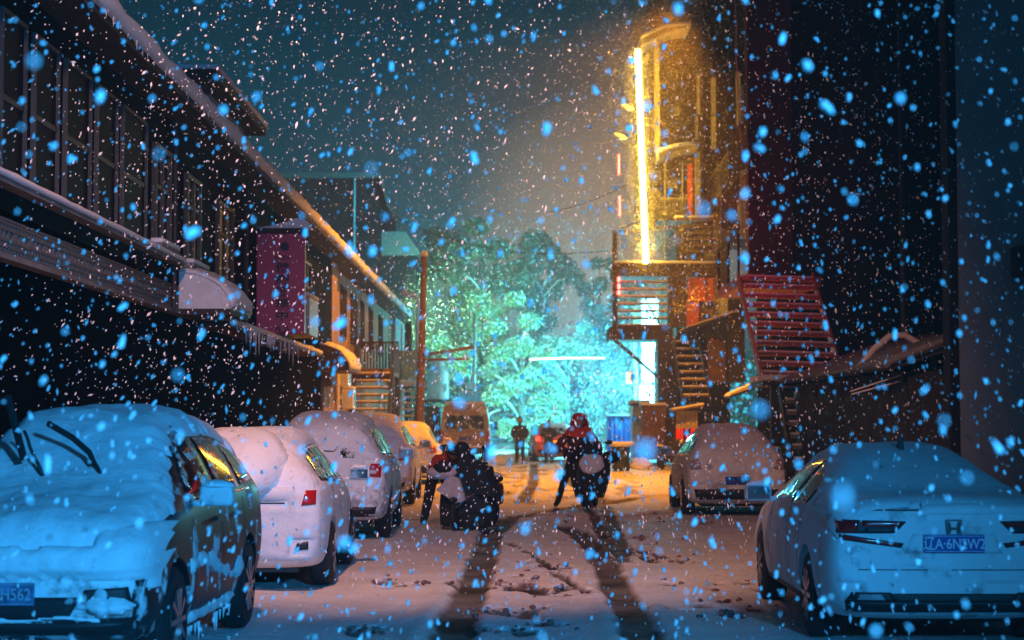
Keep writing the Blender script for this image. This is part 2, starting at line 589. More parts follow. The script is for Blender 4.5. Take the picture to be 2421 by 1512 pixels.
for k in range(150):
    y = 12 + rnd.random() * 62
    l = rnd.uniform(.03, .12)
    x = EX + rnd.uniform(.0, .05)
    m.tube([(x, y, EZ - .01), (x, y, EZ - .02 - l)], [.012, .002], 5)
o = m.build("icicles", ICE, lb); o["kind"] = "stuff"

# ledge under the upper windows
def ledge(name, y0, y1, x0, x1, z0, z1, mt, snow=.07):
    m = MB(); m.box(x0, x1, y0, y1, z0, z1); b = m.build(name, mt, lb)
    vs, fs = [], []
    n = max(4, int((y1 - y0) / .25))
    for k in range(n + 1):
        y = y0 + (y1 - y0) * k / n
        w = 1 + .35 * fbm((y * 1.3, z0, 4))
        for (px, pz) in ((x0, .0), (x0, snow * w), ((x0 + x1) / 2, snow * 1.15 * w), (x1 - .02, snow * .9 * w), (x1 + .03, snow * .35 * w), (x1 + .02, -.035 * w), (x1 + .003, -.03)):
            vs.append((px, y, z1 + .002 + pz))
    for k in range(n):
        for q in range(6):
            a = k * 7 + q
            fs.append((a, a + 1, a + 8, a + 7))
    fs.append(tuple(range(7))); fs.append(tuple(n * 7 + q for q in range(7)))
    m = MB(); m.add(vs, fs); m.build("ledge_snow", SNOW, b, smooth=True)
    return b
ledge("window_ledge", 8, 26.2, LX, LX + .16, 3.96, 4.04, STONE, .06)

# openwork lattice blocks below the ledge
def lattice_block():
    m = MB()
    L, H, t = .575, .36, .035
    x0, x1 = -.06, .06
    for z in (0, .065, .125, .235, .295, H - .03):
        m.box(x0, x1, 0, L, z, z + .028)
    for r_, z in enumerate((.03, .09, .265)):
        for q in range(5):
            y = (q + .5 * (r_ % 2)) * L / 5
            m.box(x0 + .002, x1 - .002, y + .002, min(y + .04, L - .001), z - .001, z + .036)
    for y in (0.0, .16, .30, .335, .37, .405, .44, L - .035):
        m.box(x0 + .004, x1 - .004, y + .001, y + .022, .155, .236)
    m.box(x0 + .003, x1 - .003, .12, .15, .15, .24)
    return m
lat = MAT_LAT = mat("lattice_concrete", (0.10, 0.105, 0.10), .9, bump=.3, bscale=20)
lproto = lattice_block().build("lattice_block", lat, None, local=True)
for k in range(30):
    c = lproto if k == 0 else lproto.copy()
    if k: col.objects.link(c)
    c.parent = lb
    c.location = Vector((LX - .07, 14.6 + k * .58, 3.33)) - lb.location
m = MB(); m.box(LX - .12, LX + .04, 6, 32, 3.27, 3.325); m.build("lattice_sill", STONE, lb)

# windows of the first section
def left_window(y0, y1, z0, z1, split=None, sill=False, x=LX, frame=STEEL, parent=None, mul=1, glass=None):
    parent = parent or lb
    m = MB()
    t, d = (.045, .05) if glass else (.07, .07)
    m.box(x - .02, x + d, y0, y0 + t, z0, z1); m.box(x - .02, x + d, y1 - t, y1, z0, z1)
    m.box(x - .02, x + d - .002, y0 + t, y1 - t, z1 - t, z1); m.box(x - .02, x + d - .002, y0 + t, y1 - t, z0, z0 + t)
    for k in range(mul):
        y = y0 + (y1 - y0) * (k + 1) / (mul + 1)
        m.box(x - .02, x + d - .01, y - .025, y + .025, z0 + t, z1 - t)
    if split:
        m.box(x - .02, x + d - .02, y0 + t, y1 - t, split - .03, split + .03)
    f = m.build("window", frame, parent)
    m = MB(); m.box(x - .01, x + .015, y0 + t, y1 - t, z0 + t, z1 - t); m.build("pane", glass or WINGLASS, f)
    if sill:
        m = MB(); m.box(x, x + .18, y0 - .1, y1 + .1, z0 - .09, z0 - .02); m.build("sill", STONE, f)
        m = MB(); m.bbox(x + .01, x + .19, y0 - .1, y1 + .1, z0 - .018, z0 + .05, .02); m.build("sill_snow", SNOW, f, True)
    return f
BLINDGLASS = mat("frosted_dark_pane", (0.008, 0.009, 0.010), .7, spec=.06)
BLUESTEEL = mat("pale_window_frame", (0.034, 0.04, 0.046), .6, var=.3)
for (a, b) in ((14.7, 15.6), (15.9, 16.8), (17.1, 18.0), (18.3, 19.3), (19.6, 20.8), (21.1, 22.2), (22.5, 24.0)):
    left_window(a, b, 4.08, 5.72, 4.85, frame=BLUESTEEL, mul=0, glass=BLINDGLASS)
for (a, b, z0, z1, sp) in ((24.5, 25.6, 4.15, 5.55, 4.95), (26.9, 28.1, 4.08, 5.45, 4.95), (29.8, 31.4, 4.0, 5.4, 4.85), (38.6, 40.2, 4.1, 5.5, 4.9), (42.0, 43.6, 4.1, 5.5, 4.9)):
    left_window(a, b, z0, z1, sp, sill=True)
for (a, b) in ((53.6, 55.1), (57.0, 58.6), (60.8, 61.8), (64.3, 65.6), (69.0, 70.6)):
    left_window(a, b, 4.15, 5.75, None, x=LX - .2, frame=DARKWOOD, mul=1)
# pipes on the wall
m = MB(); m.tube([(LX + .06, 25.9, 3.3), (LX + .06, 25.9, 6.1)], .035, 8); m.build("drainpipe", STEEL, lb)
m = MB(); m.tube([(LX + .06, 32.9, 3.3), (LX + .06, 32.9, 6.1)], .045, 8); m.build("drainpipe", STEEL, lb)
# small dormer with its own snowy eave on the roof
m = MB(); m.box(-9.5, -5.35, 31.2, 35.2, 6.5, 7.45); m.build("dormer_wall", WALLPALE, lb)
m = MB(); m.box(-10, -5.0, 29.8, 35.9, 7.45, 7.62); d = m.build("dormer_roof", DARKWOOD, lb)
m = MB(); m.bbox(-9.9, -4.96, 29.8, 35.88, 7.622, 7.71, .03); m.build("dormer_snow", SNOW, d, True)

# quarter-round canopy with a thick snow cap
def canopy(parent, name, x0, x1, y0, y1, zb, zt, body, snow_t=.1, n=10, seed=0):
    """quarter round awning: highest at x0 (wall side), curving down to x1"""
    pr = []
    for k in range(n + 1):
        a = math.pi / 2 * k / n
        pr.append((x0 + (x1 - x0) * math.sin(a), zb + (zt - zb) * math.cos(a)))
    m = MB(); m.prism(pr + [(x0, zb - .06), (x1, zb - .06)][::-1] if False else pr + [(x1, zb - .06), (x0, zb - .06)], y0, y1, 'Y')
    o = m.build(name, body, parent)
    vs, fs = [], []
    ny = max(6, int((y1 - y0) / .25))
    rows = 2 * (n + 1)
    for j in range(ny + 1):
        y = y0 - .03 + (y1 - y0 + .06) * j / ny
        e = min(1, .35 + .65 * min(j, ny - j) / 2)
        for k in range(n + 1):
            a = math.pi / 2 * k / n
            t = snow_t * (1.1 + .5 * fbm((y * 1.5 + seed, k * .4, 1))) * e * (1 if k < n else .6)
            vs.append((x0 + (x1 - x0) * (math.sin(a) * (1 + t / max(.2, abs(x1 - x0)) * (k / n))), y, zb + (zt - zb) * math.cos(a) + t * (.35 + .65 * math.cos(a))))
        for k in range(n, -1, -1):
            a = math.pi / 2 * k / n
            vs.append((x0 + (x1 - x0) * math.sin(a) * .99, y, zb + (zt - zb) * math.cos(a) - .005))
    for j in range(ny):
        for k in range(rows):
            a, b = j * rows + k, j * rows + (k + 1) % rows
            fs.append((a, b, b + rows, a + rows))
    fs.append(tuple(range(rows))); fs.append(tuple(ny * rows + k for k in range(rows)))
    m = MB(); m.add(vs, fs); m.build("awning_snow", SNOW, o, True)
    return o
canopy(lb, "awning", LX, -4.22, 26.6, 28.6, 3.38, 3.90, FROST, .10, seed=3)
m = MB(); m.box(LX, -4.2, 26.55, 28.25, 3.26, 3.35); m.build("awning_frame", DARKWOOD, lb)
canopy(lb, "awning", LX - .2, -4.35, 47.5, 50.6, 3.05, 3.7, WOOD, .1, seed=8)
# long narrow awning with icicles below the purple sign
b = ledge("awning", 27.9, 41.5, LX, LX + .55, 3.16, 3.24, DARKWOOD, .08)
m = MB()
for k in range(46):
    y = 28.4 + rnd.random() * 8.5
    l = rnd.uniform(.08, .42) * (1 if rnd.random() < .6 else .4)
    x = LX + .56 + rnd.uniform(-.02, .02)
    m.tube([(x, y, 3.23), (x, y, 3.18 - l)], [.02, .002], 5)
o = m.build("icicles", ICE, b); o["kind"] = "stuff"
# outside details of the ochre section
m = MB(); m.box(LX - .2, LX - .17, 59.4, 60.5, 3.3, 5.6); f = m.build("door", DARKWOOD, lb)
m = MB(); m.tube([(LX - .12, 59.55, 4.3), (LX - .12, 59.55, 4.5)], .02, 6); m.build("handle", CHROME, f)
m = MB()
m.tube([(LX - .05, 51.5, 0), (LX - .05, 51.5, 3.0)], .06, 8); m.build("drainpipe", WHITESTEEL, lb)
m = MB(); m.tube([(LX + .05, 80.3, 0), (LX + .05, 80.3, 6.0)], .07, 8); m.build("drainpipe", WHITESTEEL, lb)
for (y, z) in ((52.3, 1.7), (52.4, 2.45)):
    m = MB(); m.box(LX - .2, LX - .1, y, y + 1.2, z, z + .6); f = m.build("window", DARKWOOD, lb)
    m = MB(); m.box(LX - .12, LX - .09, y + .08, y + 1.12, z + .08, z + .52); m.build("pane", WINGLASS, f)

# stairs -----------------------------------------------------------------
def stair(name, label, x0, x1, y0, y1, z0, z1, n, tread_m, frame_m, snow=True, group=None, rail=True, tw=.26, th=.05, x2=None, slope=0.0, base=None):
    """straight open stair climbing from (y0,z0) to (y1,z1); each tread is a part"""
    t = thing(name, label, "stairs", ((x0 + x1) / 2, (y0 + y1) / 2, 0), 0, group)
    dx = (x2 or 0.0)
    for k in range(n):
        u = (k + .5) / n
        y, z = y0 + (y1 - y0) * u, z0 + (z1 - z0) * (k + 1) / n
        sx = dx * u
        m = MB()
        j = rnd.uniform(-.012, .012)
        vs = MB().box(x0 + sx + .03, x1 + sx - .03, y - tw / 2, y + tw / 2, z - th, z).v
        vs = [(a, b_, c + (slope * (a - x0) + j)) for a, b_, c in vs]
        m.add(vs, [(0, 3, 2, 1), (4, 5, 6, 7), (0, 1, 5, 4), (1, 2, 6, 5), (2, 3, 7, 6), (3, 0, 4, 7)])
        tr = m.build("tread", tread_m, t)
        if snow:
            m = MB()
            vs = MB().bbox(x0 + sx + .05, x1 + sx - .05, y - tw / 2 - .01, y + tw / 2 - .01, z + .003, z + .045, .018)
            m.add([(a, b_, c + (slope * (a - x0) + j)) for a, b_, c in vs.v], vs.f)
            m.build("tread_snow", SNOW, tr, True)
    for x in (x0, x1):
        m = MB(); m.bar((x, y0 - .1, z0 - .02), (x + dx, y1 + .1, z1 + .02), .05, .22); m.build("stringer", frame_m, t)
        if rail:
            m = MB()
            m.bar((x, y0, z0 + .95), (x + dx, y1, z1 + .95), .045)
            for k in range(5):
                u = k / 4
                m.bar((x + dx * u, y0 + (y1 - y0) * u, z0 + (z1 - z0) * u), (x + dx * u, y0 + (y1 - y0) * u, z0 + .95 + (z1 - z0) * u), .035)
            m.build("railing", frame_m, t)
    return t
s1 = stair("outdoor_stair", "wooden outside stair up to the ochre upper floor with railed landing", -5.15, -3.92, 55.0, 58.6, .1, 3.2, 13, WOOD, DARKWOOD, tw=.24)
m = MB(); m.box(-5.18, -3.9, 58.6, 61.2, 3.12, 3.24); m.build("landing", WOOD, s1)
m = MB(); m.box(-5.15, -3.92, 58.55, 58.6, 3.0, 3.36); m.build("landing_board", WOOD, s1)
m = MB()
for k in range(12):
    x = -5.1 + k * .105
    m.box(x, x + .05, 61.1, 61.15, 3.25, 4.3)
m.box(-5.15, -3.9, 61.09, 61.16, 4.3, 4.36)
m.build("landing_railing", DARKWOOD, s1)
m = MB()
for k in range(18):
    y = 58.6 + k * .145
    m.box(-3.95, -3.9, y, y + .08, 3.25, 4.2)
m.box(-3.96, -3.89, 58.6, 61.2, 4.2, 4.26)
m.build("landing_railing", DARKWOOD, s1)
for (x, y) in ((-3.95, 61.1), (-3.95, 58.65)):
    m = MB(); m.box(x - .06, x + .06, y - .06, y + .06, 0, 3.12); m.build("post", DARKWOOD, s1)
s2 = stair("outdoor_stair", "pale lit outside stair behind the tall wooden pole", -4.62, -3.92, 71.0, 74.0, .1, 3.1, 12, WHITESTEEL, STEEL, tw=.22)
m = MB(); m.box(-4.7, -3.85, 74, 75.5, 3.0, 3.14); m.build("landing", STONE, s2)
m = MB(); m.bbox(-4.7, -3.85, 73.95, 75.5, 3.143, 3.32, .05); m.build("landing_snow", SNOW, s2, True)

# purple health centre sign ----------------------------------------------
SIGNRED = mat("magenta_sign_face", (0.52, 0.030, 0.14), .45, var=.15, vscale=2)
INK = mat("dark_blue_ink", (0.010, 0.012, 0.045), .6)
DIMRED = mat("dull_red_ink", (0.20, 0.02, 0.03), .6)
sg = thing("projecting_sign", "tall magenta sign with six dark Chinese characters and snow cap", "sign", (-4.5, 34.6, 3.34))
m = MB(); m.bbox(-4.98, -4.04, 34.5, 34.74, 3.36, 5.32, .02); m.build("sign_box", SIGNRED, sg)
m = MB(); m.box(-5.0, -3.98, 34.44, 34.82, 5.322, 5.39); m.build("top_board", DARKWOOD, sg)
m = MB()
vs = []
prof = [(-5.0, .02), (-4.7, .06), (-4.4, .14), (-4.15, .22), (-4.0, .17), (-3.92, .02)]
m.prism([(x, 5.393 + z) for x, z in prof], 34.42, 34.86, 'Y'); m.build("snow_cap", SNOW, sg)
chars = "健康管理中心"
for i, c in enumerate(chars):
    lettering(c, .205, Vector((-4.47, 34.49, 4.63 - i * .235)) - sg.location, sg, INK, depth=.008, bold=.004, sx=1.4)
m = MB(); m.lathe([(.085, 0), (.085, .014)], (-4.43, 34.486, 5.06), 'Y', 20); m.build("emblem", INK, sg)
lettering("健康服务", .085, Vector((-4.47, 34.49, 4.83)) - sg.location, sg, DIMRED, depth=.006)
m = MB(); m.tube([(-4.02, 34.6, 5.2), (-4.2, 36.5, 5.25), (LX, 37, 5.25)], .025, 6); m.build("bracket", STEEL, sg)

m = MB(); m.bbox(-4.9, -4.0, 35.0, 36.6, 3.36, 4.12, .02)
t = thing("air_conditioner", "boxy metal casing glowing orange right behind the magenta sign", "air conditioner", (-4.5, 35.8, 3.3))
m.build("casing", PAINTSTEEL, t)
m = MB(); m.bbox(-4.92, -3.98, 34.98, 36.62, 4.122, 4.2, .025); m.build("snow_cap", SNOW, t, True)
for k, (y, z) in enumerate(((52.0, 2.95), (53.6, 2.3))):
    t = thing("air_conditioner", ("small outdoor cooling unit on the ochre wall below the snowy awning", "rounded outdoor cooling unit low on the ochre wall left of the stair")[k], "air conditioner", (LX + .1, y, z))
    m = MB(); m.bbox(LX - .18, LX + .25, y - .4, y + .4, z - .3, z + .3, .03); m.build("casing", WHITESTEEL, t)
    m = MB(); m.lathe([(.22, 0), (.22, .012)], (LX + .25, y, z), 'X', 18); m.build("fan_grille", BLACK, t)
    m = MB(); m.bbox(LX - .18, LX + .26, y - .41, y + .41, z + .302, z + .38, .03); m.build("snow_cap", SNOW, t, True)

# flue pipes at the end of the row
t = thing("flue_pipe", "snow topped metal flue bending over at the end of the left row", "pipe", (-4.2, 79, 3.0))
p0, p1, p2 = W(988, 870, 76), W(988, 700, 76), W(945, 692, 76)
m = MB(); m.tube([p0, p1 - Vector((0, 0, .3)), p1 - Vector((.06, 0, .05)), p1 - Vector((.3, 0, 0)), p2], .10, 10); m.build("pipe", WHITESTEEL, t, True)
m = MB(); m.tube([p1 + Vector((.02, 0, .08)), p1 + Vector((-.3, 0, .14)), p2 + Vector((0, 0, .12))], .08, 8); m.build("snow_cap", SNOW, t, True)
m = MB(); q = W(966, 862, 76); m.tube([q - Vector((0, 0, 2.4)), q + Vector((0, 0, 1.8))], .14, 10); m.build("pipe", STEEL, t, True)
m = MB(); m.bbox(q.x - .4, q.x + .5, 75.7, 76.4, q.z - .75, q.z + .6, .03); m.build("casing", PAINTSTEEL, t)

# ------------------------------------------------------------------ far buildings, left background
WALLFAR = mat("dark_teal_plaster", (0.006, 0.006, 0.007), .9, var=.3, vscale=.5, spec=0)
fb = thing("apartment_block", "tall dim flat roofed block above the left roofline", "building", (-9.6, 98, 0))
a, b_ = W(668, 410, 95), W(880, 410, 95)
m = MB(); m.box(a.x - 4, W(893, 600, 95).x, 95, 110, -1, a.z - .25); m.build("wall", WALLFAR, fb)
m = MB(); m.box(a.x - 4.2, b_.x + .4, 94.6, 110.3, a.z - .25, a.z); m.build("roof", STEEL, fb)
c = W(916, 478, 95)
m = MB(); m.prism([(b_.x + .41, a.z - .02), (c.x, c.z), (c.x, c.z - .18), (b_.x + .41, a.z - .26)], 94.6, 110.3, 'Y'); m.build("side_roof", STEEL, fb)
m = MB(); q = W(838, 500, 94.8); m.tube([(q.x, 94.8, 3), (q.x, 94.8, a.z - .3)], .05, 6); m.build("drainpipe", WALLGREY, fb)
fb2 = thing("house", "low dark hip roofed house between the far block and trees", "building", (-6, 98, 0))
a, b_ = W(900, 548, 98), W(985, 600, 98)
m = MB(); m.box(a.x - 1, b_.x, 98, 106, -1, b_.z - .1); m.build("wall", WALLFAR, fb2)
m = MB(); m.prism([(a.x - 1.2, b_.z - .1), (a.x - 1.2, a.z), (W(960, 548, 98).x, a.z), (b_.x + .3, b_.z - .1)], 97.7, 106.2, 'Y'); m.build("roof", STEEL, fb2)

# ------------------------------------------------------------------ right side: near wall and dark facade
nw = thing("side_building", "pale blank wall of the nearest building on the right edge", "building", (7, 22, 0))
NX = Xs(2266, 19, 4)
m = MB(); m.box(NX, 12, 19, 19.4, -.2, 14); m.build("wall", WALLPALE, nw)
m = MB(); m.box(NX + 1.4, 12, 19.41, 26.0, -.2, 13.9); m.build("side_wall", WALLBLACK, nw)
m = MB(); m.box(NX - .10, NX - .003, 19.05, 19.35, -.2, 13.9); m.build("corner_post", BLACKWOOD, nw)
m = MB(); q = W(2421, 610, 18.9); m.bbox(q.x - .12, q.x + .3, 18.7, 18.98, q.z - .2, q.z + .12, .02); m.build("bracket", STEEL, nw)

rb = thing("stair_building", "dark tall building along the right with outside stairs", "building", (9, 45, 0))
RX = 6.9
m = MB(); m.box(RX, 14, 26.1, 50.0, -.2, 20); m.build("wall", WALLBLACK, rb)
REDWALL = mat("maroon_plaster", (0.13, 0.040, 0.045), .8, bump=.4, bscale=6, var=.4, vscale=1.2, spec=.05)
bx0, bx1 = Xs(1768, 43.5, 9), RX - .01
m = MB(); m.box(bx0, bx1, 43.5, 44.0, 5.2, 20); m.build("bay_wall", REDWALL, rb)
for z in (6.95, 8.75, 12.2):
    m = MB(); m.box(bx0 - .02, bx1, 43.44, 44.02, z, z + .09); m.build("floor_band", DARKWOOD, rb)
m = MB(); m.tube([(RX - .08, 30.9, 0), (RX - .08, 30.9, 12)], .05, 8); m.build("drainpipe", STEEL, rb)
# corrugated low sheds below the facade, as dark boards
SHED = mat("shed_boards", (0.035, 0.040, 0.042), .8, bump=.4, bscale=8, var=.4, vscale=2)
t = thing("lean_to_shed", "dark board shed with snowy sloping roof against the right facade", "shed", (6.1, 27, 0))
for k in range(34):
    y = 24.3 + k * .27
    m = MB(); m.box(5.35 + rnd.uniform(-.015, .015), 5.4, y, y + .25, 0, 2.35); m.build("board", SHED, t)
m = MB(); m.box(5.4, RX - .01, 24.2, 24.28, 0, 2.35); m.build("end_wall", SHED, t)
m = MB(); m.prism([(5.1, 2.36), (5.1, 2.42), (RX - .02, 3.0), (RX - .02, 2.94)], 23.9, 33.9, 'Y'); r_ = m.build("roof", STEEL, t)
m = MB()
pr = [(5.03, 2.38), (5.05, 2.50), (5.25, 2.60), (RX - .05, 3.14), (RX - .05, 3.01), (5.11, 2.43)]
vs, fs = [], []
for j in range(40):
    y = 23.85 + j * .258
    for k, (x, z) in enumerate(pr):
        w = .05 * fbm((y * 1.1, k, 2))
        q = 1 if y < 26.2 else .30
        vs.append((x + w * .6 * q, y, (2.43 + (x - 5.11) * .375) * (1 - q) + z * q + (w * q if 0 < k < 4 else 0)))
for j in range(39):
    for k in range(6):
        a, b_ = j * 6 + k, j * 6 + (k + 1) % 6
        fs.append((a, b_, b_ + 6, a + 6))
fs.append(tuple(range(6))); fs.append(tuple(39 * 6 + k for k in range(6)))
m.add(vs, fs); m.build("roof_snow", mat("dimmed_snow", (0.26, 0.27, 0.28), .85, bump=.5, bscale=15, var=.4, vscale=2), r_, True)  # snow colour darkened so the shed roof looks dimly lit
# hose and cables on the right facade
t = thing("coiled_hose", "snow dusted hose hanging in loops on the dark right facade", "hose", (6.6, 26, 3.6))
pts = [W(2030 + 36 * k, 870 - 70 * math.sin(k / 5 * math.pi) - 4 * k, 26.0) for k in range(7)]
m = MB(); m.tube(pts, .05, 8); m.build("hose", FROST, t, True)
for (pix, Y, lab) in (((2010, 925, 2150, 880, 2290, 830), 24.5, "upper thin cable sloping along the right shed roof"), ((2012, 932, 2150, 895, 2280, 850), 24.5, "lower thin cable sloping along the right shed roof")):
    m = MB(); m.tube([W(pix[0], pix[1], Y), W(pix[2], pix[3], Y), W(pix[4], pix[5], Y)], .012, 6)
    tag(m.build("cable", FROST, None), lab, "cable")

# red lit outside stair
REDSTEEL = mat("red_painted_steel", (0.40, 0.10, 0.10), .5, bump=.3, bscale=10, var=.3, vscale=4)
zt = Zs(655, 39.5)
st = stair("outdoor_stair", "wide red lit outside stair climbing the dark right facade", Xs(1798, 36.4), Xs(1990, 36.4), 36.2, 39.4, Zs(905, 36.2), zt, 11, REDSTEEL, REDSTEEL,
           tw=.25, th=.07, x2=Xs(1748, 39.4) - Xs(1798, 36.4), slope=-.03, snow=True, rail=False)
xa, xb = Xs(1745, 39.6, 5), RX - .02
m = MB(); m.box(xa, xb, 39.45, 43.4, zt - .2, zt + .01); m.build("landing", REDSTEEL, st)
m = MB(); m.bar((xa, 39.5, zt + .95), (xa, 43.4, zt + .95), .05); m.bar((xa, 39.5, zt), (xa, 39.5, zt + .95), .05); m.bar((xa, 41.4, zt), (xa, 41.4, zt + .95), .05); m.bar((xa, 43.3, zt), (xa, 43.3, zt + .95), .05)
m.build("railing", STEEL, st)
zl = Zs(905, 36.2)
m = MB(); m.box(Xs(1790, 35, 2.4), Xs(2020, 35, 2.4), 34.2, 36.1, zl - .1, zl); l_ = m.build("landing", STEEL, st)
m = MB(); m.bbox(Xs(1788, 35, 2.4), Xs(2022, 35, 2.4), 34.17, 36.0, zl + .003, zl + .12, .04); m.build("landing_snow", SNOW, l_, True)
m = MB(); m.bar((Xs(1800, 36), 34.3, 0), (Xs(1800, 36), 34.3, zl - .1), .12); m.build("post", STEEL, st)
st2 = stair("outdoor_stair", "narrow dark lower stair flight below the red lit stair", Xs(1866, 33, 1.5), Xs(1905, 33, 1.5), 32.0, 34.1, .1, zl - .15, 10, STONE, STEEL, tw=.24, th=.06, rail=False)
# small snow covered ledges that catch the light on the right
for (x0, y0, x1, y1, Y, lab) in ((1725, 935, 1785, 915, 50, "small snow dusted awning glowing orange above the dark scooter"), (2170, 905, 2285, 868, 25.5, "snow covered box ledge beside the pale right wall")):
    a, b_ = W(x0, y0, Y), W(x1, y1, Y)
    t = thing("awning", lab, "awning", ((a.x + b_.x) / 2, Y, min(a.z, b_.z)))
    m = MB(); m.prism([(a.x, a.z), (b_.x, b_.z), (b_.x, b_.z - .06), (a.x, a.z - .06)], Y, Y + 1.2, 'Y'); m.build("board", DARKWOOD, t)
    m = MB(); m.prism([(a.x - .02, a.z + .003), (a.x + .05, a.z + .08), (b_.x, b_.z + .14), (b_.x, b_.z + .003)], Y - .03, Y + 1.2, 'Y'); m.build("snow_cap", SNOW, t)

# ------------------------------------------------------------------ neon tower
TY = 66.0
nb = thing("neon_tower", "stacked balcony tower carrying the tall yellow neon tube", "building", (6.2, 70, 0))
def tp(px, py, Y=TY): return W(px, py, Y)
def tbox(name, px0, px1, py0, py1, mt, Y0=TY, dep=1.0, parent=None):
    a, b_ = tp(px0, py1, Y0), tp(px1, py0, Y0)
    m = MB(); m.box(a.x, b_.x, Y0, Y0 + dep, a.z, b_.z)
    return m.build(name, mt, parent or nb)
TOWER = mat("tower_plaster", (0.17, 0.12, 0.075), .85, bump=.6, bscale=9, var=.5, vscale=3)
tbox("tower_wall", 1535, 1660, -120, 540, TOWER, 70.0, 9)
tbox("tower_wall", 1660, 1830, -120, 540, WALLDARK, 70.1, 8.9)  # right part of the wall given a dark colour as if unlit
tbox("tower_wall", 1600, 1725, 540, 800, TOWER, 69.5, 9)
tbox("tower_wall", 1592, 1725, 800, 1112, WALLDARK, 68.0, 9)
tbox("balcony_slab", 1452, 1692, 622, 652, DARKWOOD, TY, 2.6)
m = MB(); a, b_ = tp(1452, 622), tp(1692, 622); m.bbox(a.x - .03, b_.x, TY - .06, TY + .8, a.z + .003, a.z + .09, .03); m.build("slab_snow", SNOW, nb, True)
tbox("lower_slab", 1443, 1592, 772, 803, DARKWOOD, TY, 2.6)
tbox("corner_post", 1449, 1459, 545, 772, DARKWOOD, TY - .02, .2)
tbox("corner_post", 1583, 1622, 652, 772, DARKWOOD, TY + .05, .9)
tbox("support_column", 1556, 1602, 803, 1088, DARKWOOD, TY - .01, 1.2)
for k in range(7):
    py = 664 + k * 17.2
    a, b_ = tp(1459, py), tp(1583, py)
    m = MB(); m.box(a.x, b_.x, TY + .3, TY + .62, a.z - .05, a.z); f = m.build("shelf_board", WOOD, nb)
    m = MB(); m.bbox(a.x + .02, b_.x - .02, TY + .28, TY + .6, a.z + .003, a.z + .05, .015); m.build("board_snow", SNOW, f, True)
m = MB(); m.bar(tp(1522, 700, TY + .9), tp(1562, 772, TY + .9), .08); m.build("brace", DARKWOOD, nb)
m = MB(); m.bar(tp(1452, 802), tp(1556, 892), .12); m.build("brace", DARKWOOD, nb)
# balcony railing with thin bars
m = MB()
a, b_ = tp(1457, 622, TY + .1), tp(1590, 545, TY + .1)
for k in range(24):
    x = a.x + (b_.x - a.x) * k / 23
    m.box(x - .008, x + .008, TY + .1, TY + .115, a.z, b_.z)
m.box(a.x, b_.x, TY + .09, TY + .13, b_.z - .03, b_.z + .02)
m.build("balcony_railing", STEEL, nb)
# louvre boards right of the railing
for k in range(6):
    py = 530 + k * 15
    a, b_ = tp(1604, py), tp(1688, py)
    m = MB(); m.box(a.x, b_.x, TY + .3, TY + .42, a.z - .07, a.z + .02); m.build("louvre_board", WOOD, nb)
tbox("louvre_top", 1598, 1690, 512, 520, WOOD, TY + .2, .5)
m = MB(); a, b_ = tp(1598, 512), tp(1690, 512); m.bbox(a.x, b_.x, TY + .15, TY + .7, a.z + .003, a.z + .08, .03); m.build("slab_snow", SNOW, nb, True)
tbox("corner_post", 1690, 1703, 500, 740, TOWER, TY + .2, .5)
# posts and canopies lit by the tube
tbox("porch_post", 1548, 1559, 92, 362, PAINTSTEEL, TY + .8, .25)
tbox("porch_post", 1645, 1656, 358, 516, PAINTSTEEL, TY + .5, .25)
ORANGE = mat("orange_red_panel", (0.62, 0.11, 0.03), .6, var=.2, vscale=3)
tbox("red_board", 1626, 1637, 388, 516, ORANGE, TY + .9, .08)
tbox("red_board", 1637, 1645, 372, 516, mat("rust_panel", (0.25, 0.06, 0.025), .7, var=.3), TY + .95, .08)
tbox("orange_panel", 1627, 1690, 656, 712, ORANGE, TY + .5, .08)
tbox("orange_panel", 1624, 1652, 713, 778, ORANGE, TY + .6, .08)
for px in (1636, 1668):
    tbox("panel_batten", px, px + 4, 657, 711, WOOD, TY + .42, .05)
for py in (730, 752):
    tbox("crate_board", 1656, 1690, py, py + 14, WOOD, TY + .55, .08)
def curved_canopy(px0, py0, px1, py1, rise, thick, name):
    a, b_ = tp(px0, py0), tp(px1, py1)
    top, bot = [], []
    for k in range(9):
        u = k / 8
        x = a.x + (b_.x - a.x) * u
        z = a.z + (b_.z - a.z) * u + rise * math.sin(u * math.pi)
        top.append((x, z)); bot.append((x, z - thick * (1 - u * .8)))
    m = MB(); m.prism(top + bot[::-1], TY - .2, TY + 1.6, 'Y'); o = m.build(name, PAINTSTEEL, nb)
    m = MB(); m.prism([(x, z + .003) for x, z in top] + [(x, z + .14) for x, z in top[::-1]], TY - .2, TY + 1.6, 'Y'); m.build("canopy_snow", SNOW, o, True)
curved_canopy(1515, 94, 1632, 62, .16, .30, "canopy")
curved_canopy(1556, 362, 1652, 346, .10, .24, "canopy")
# vertical posts further right
for k, (px0, px1, py0, py1, Y) in enumerate(((1648, 1655, 172, 272, 68.2), (1683, 1692, 182, 352, 68), (1742, 1750, 168, 290, 68.1), (1752, 1758, 200, 290, 68.3), (1752, 1763, 402, 562, 67.6), (1745, 1750, 470, 520, 67.8), (1645, 1650, 272, 330, 68.4))):
    a, b_ = W(px0, py1, Y), W(px1, py0, Y)
    m = MB(); m.box(a.x, b_.x, Y, Y + .2, a.z, b_.z); m.build("frame_post", PAINTSTEEL, nb)
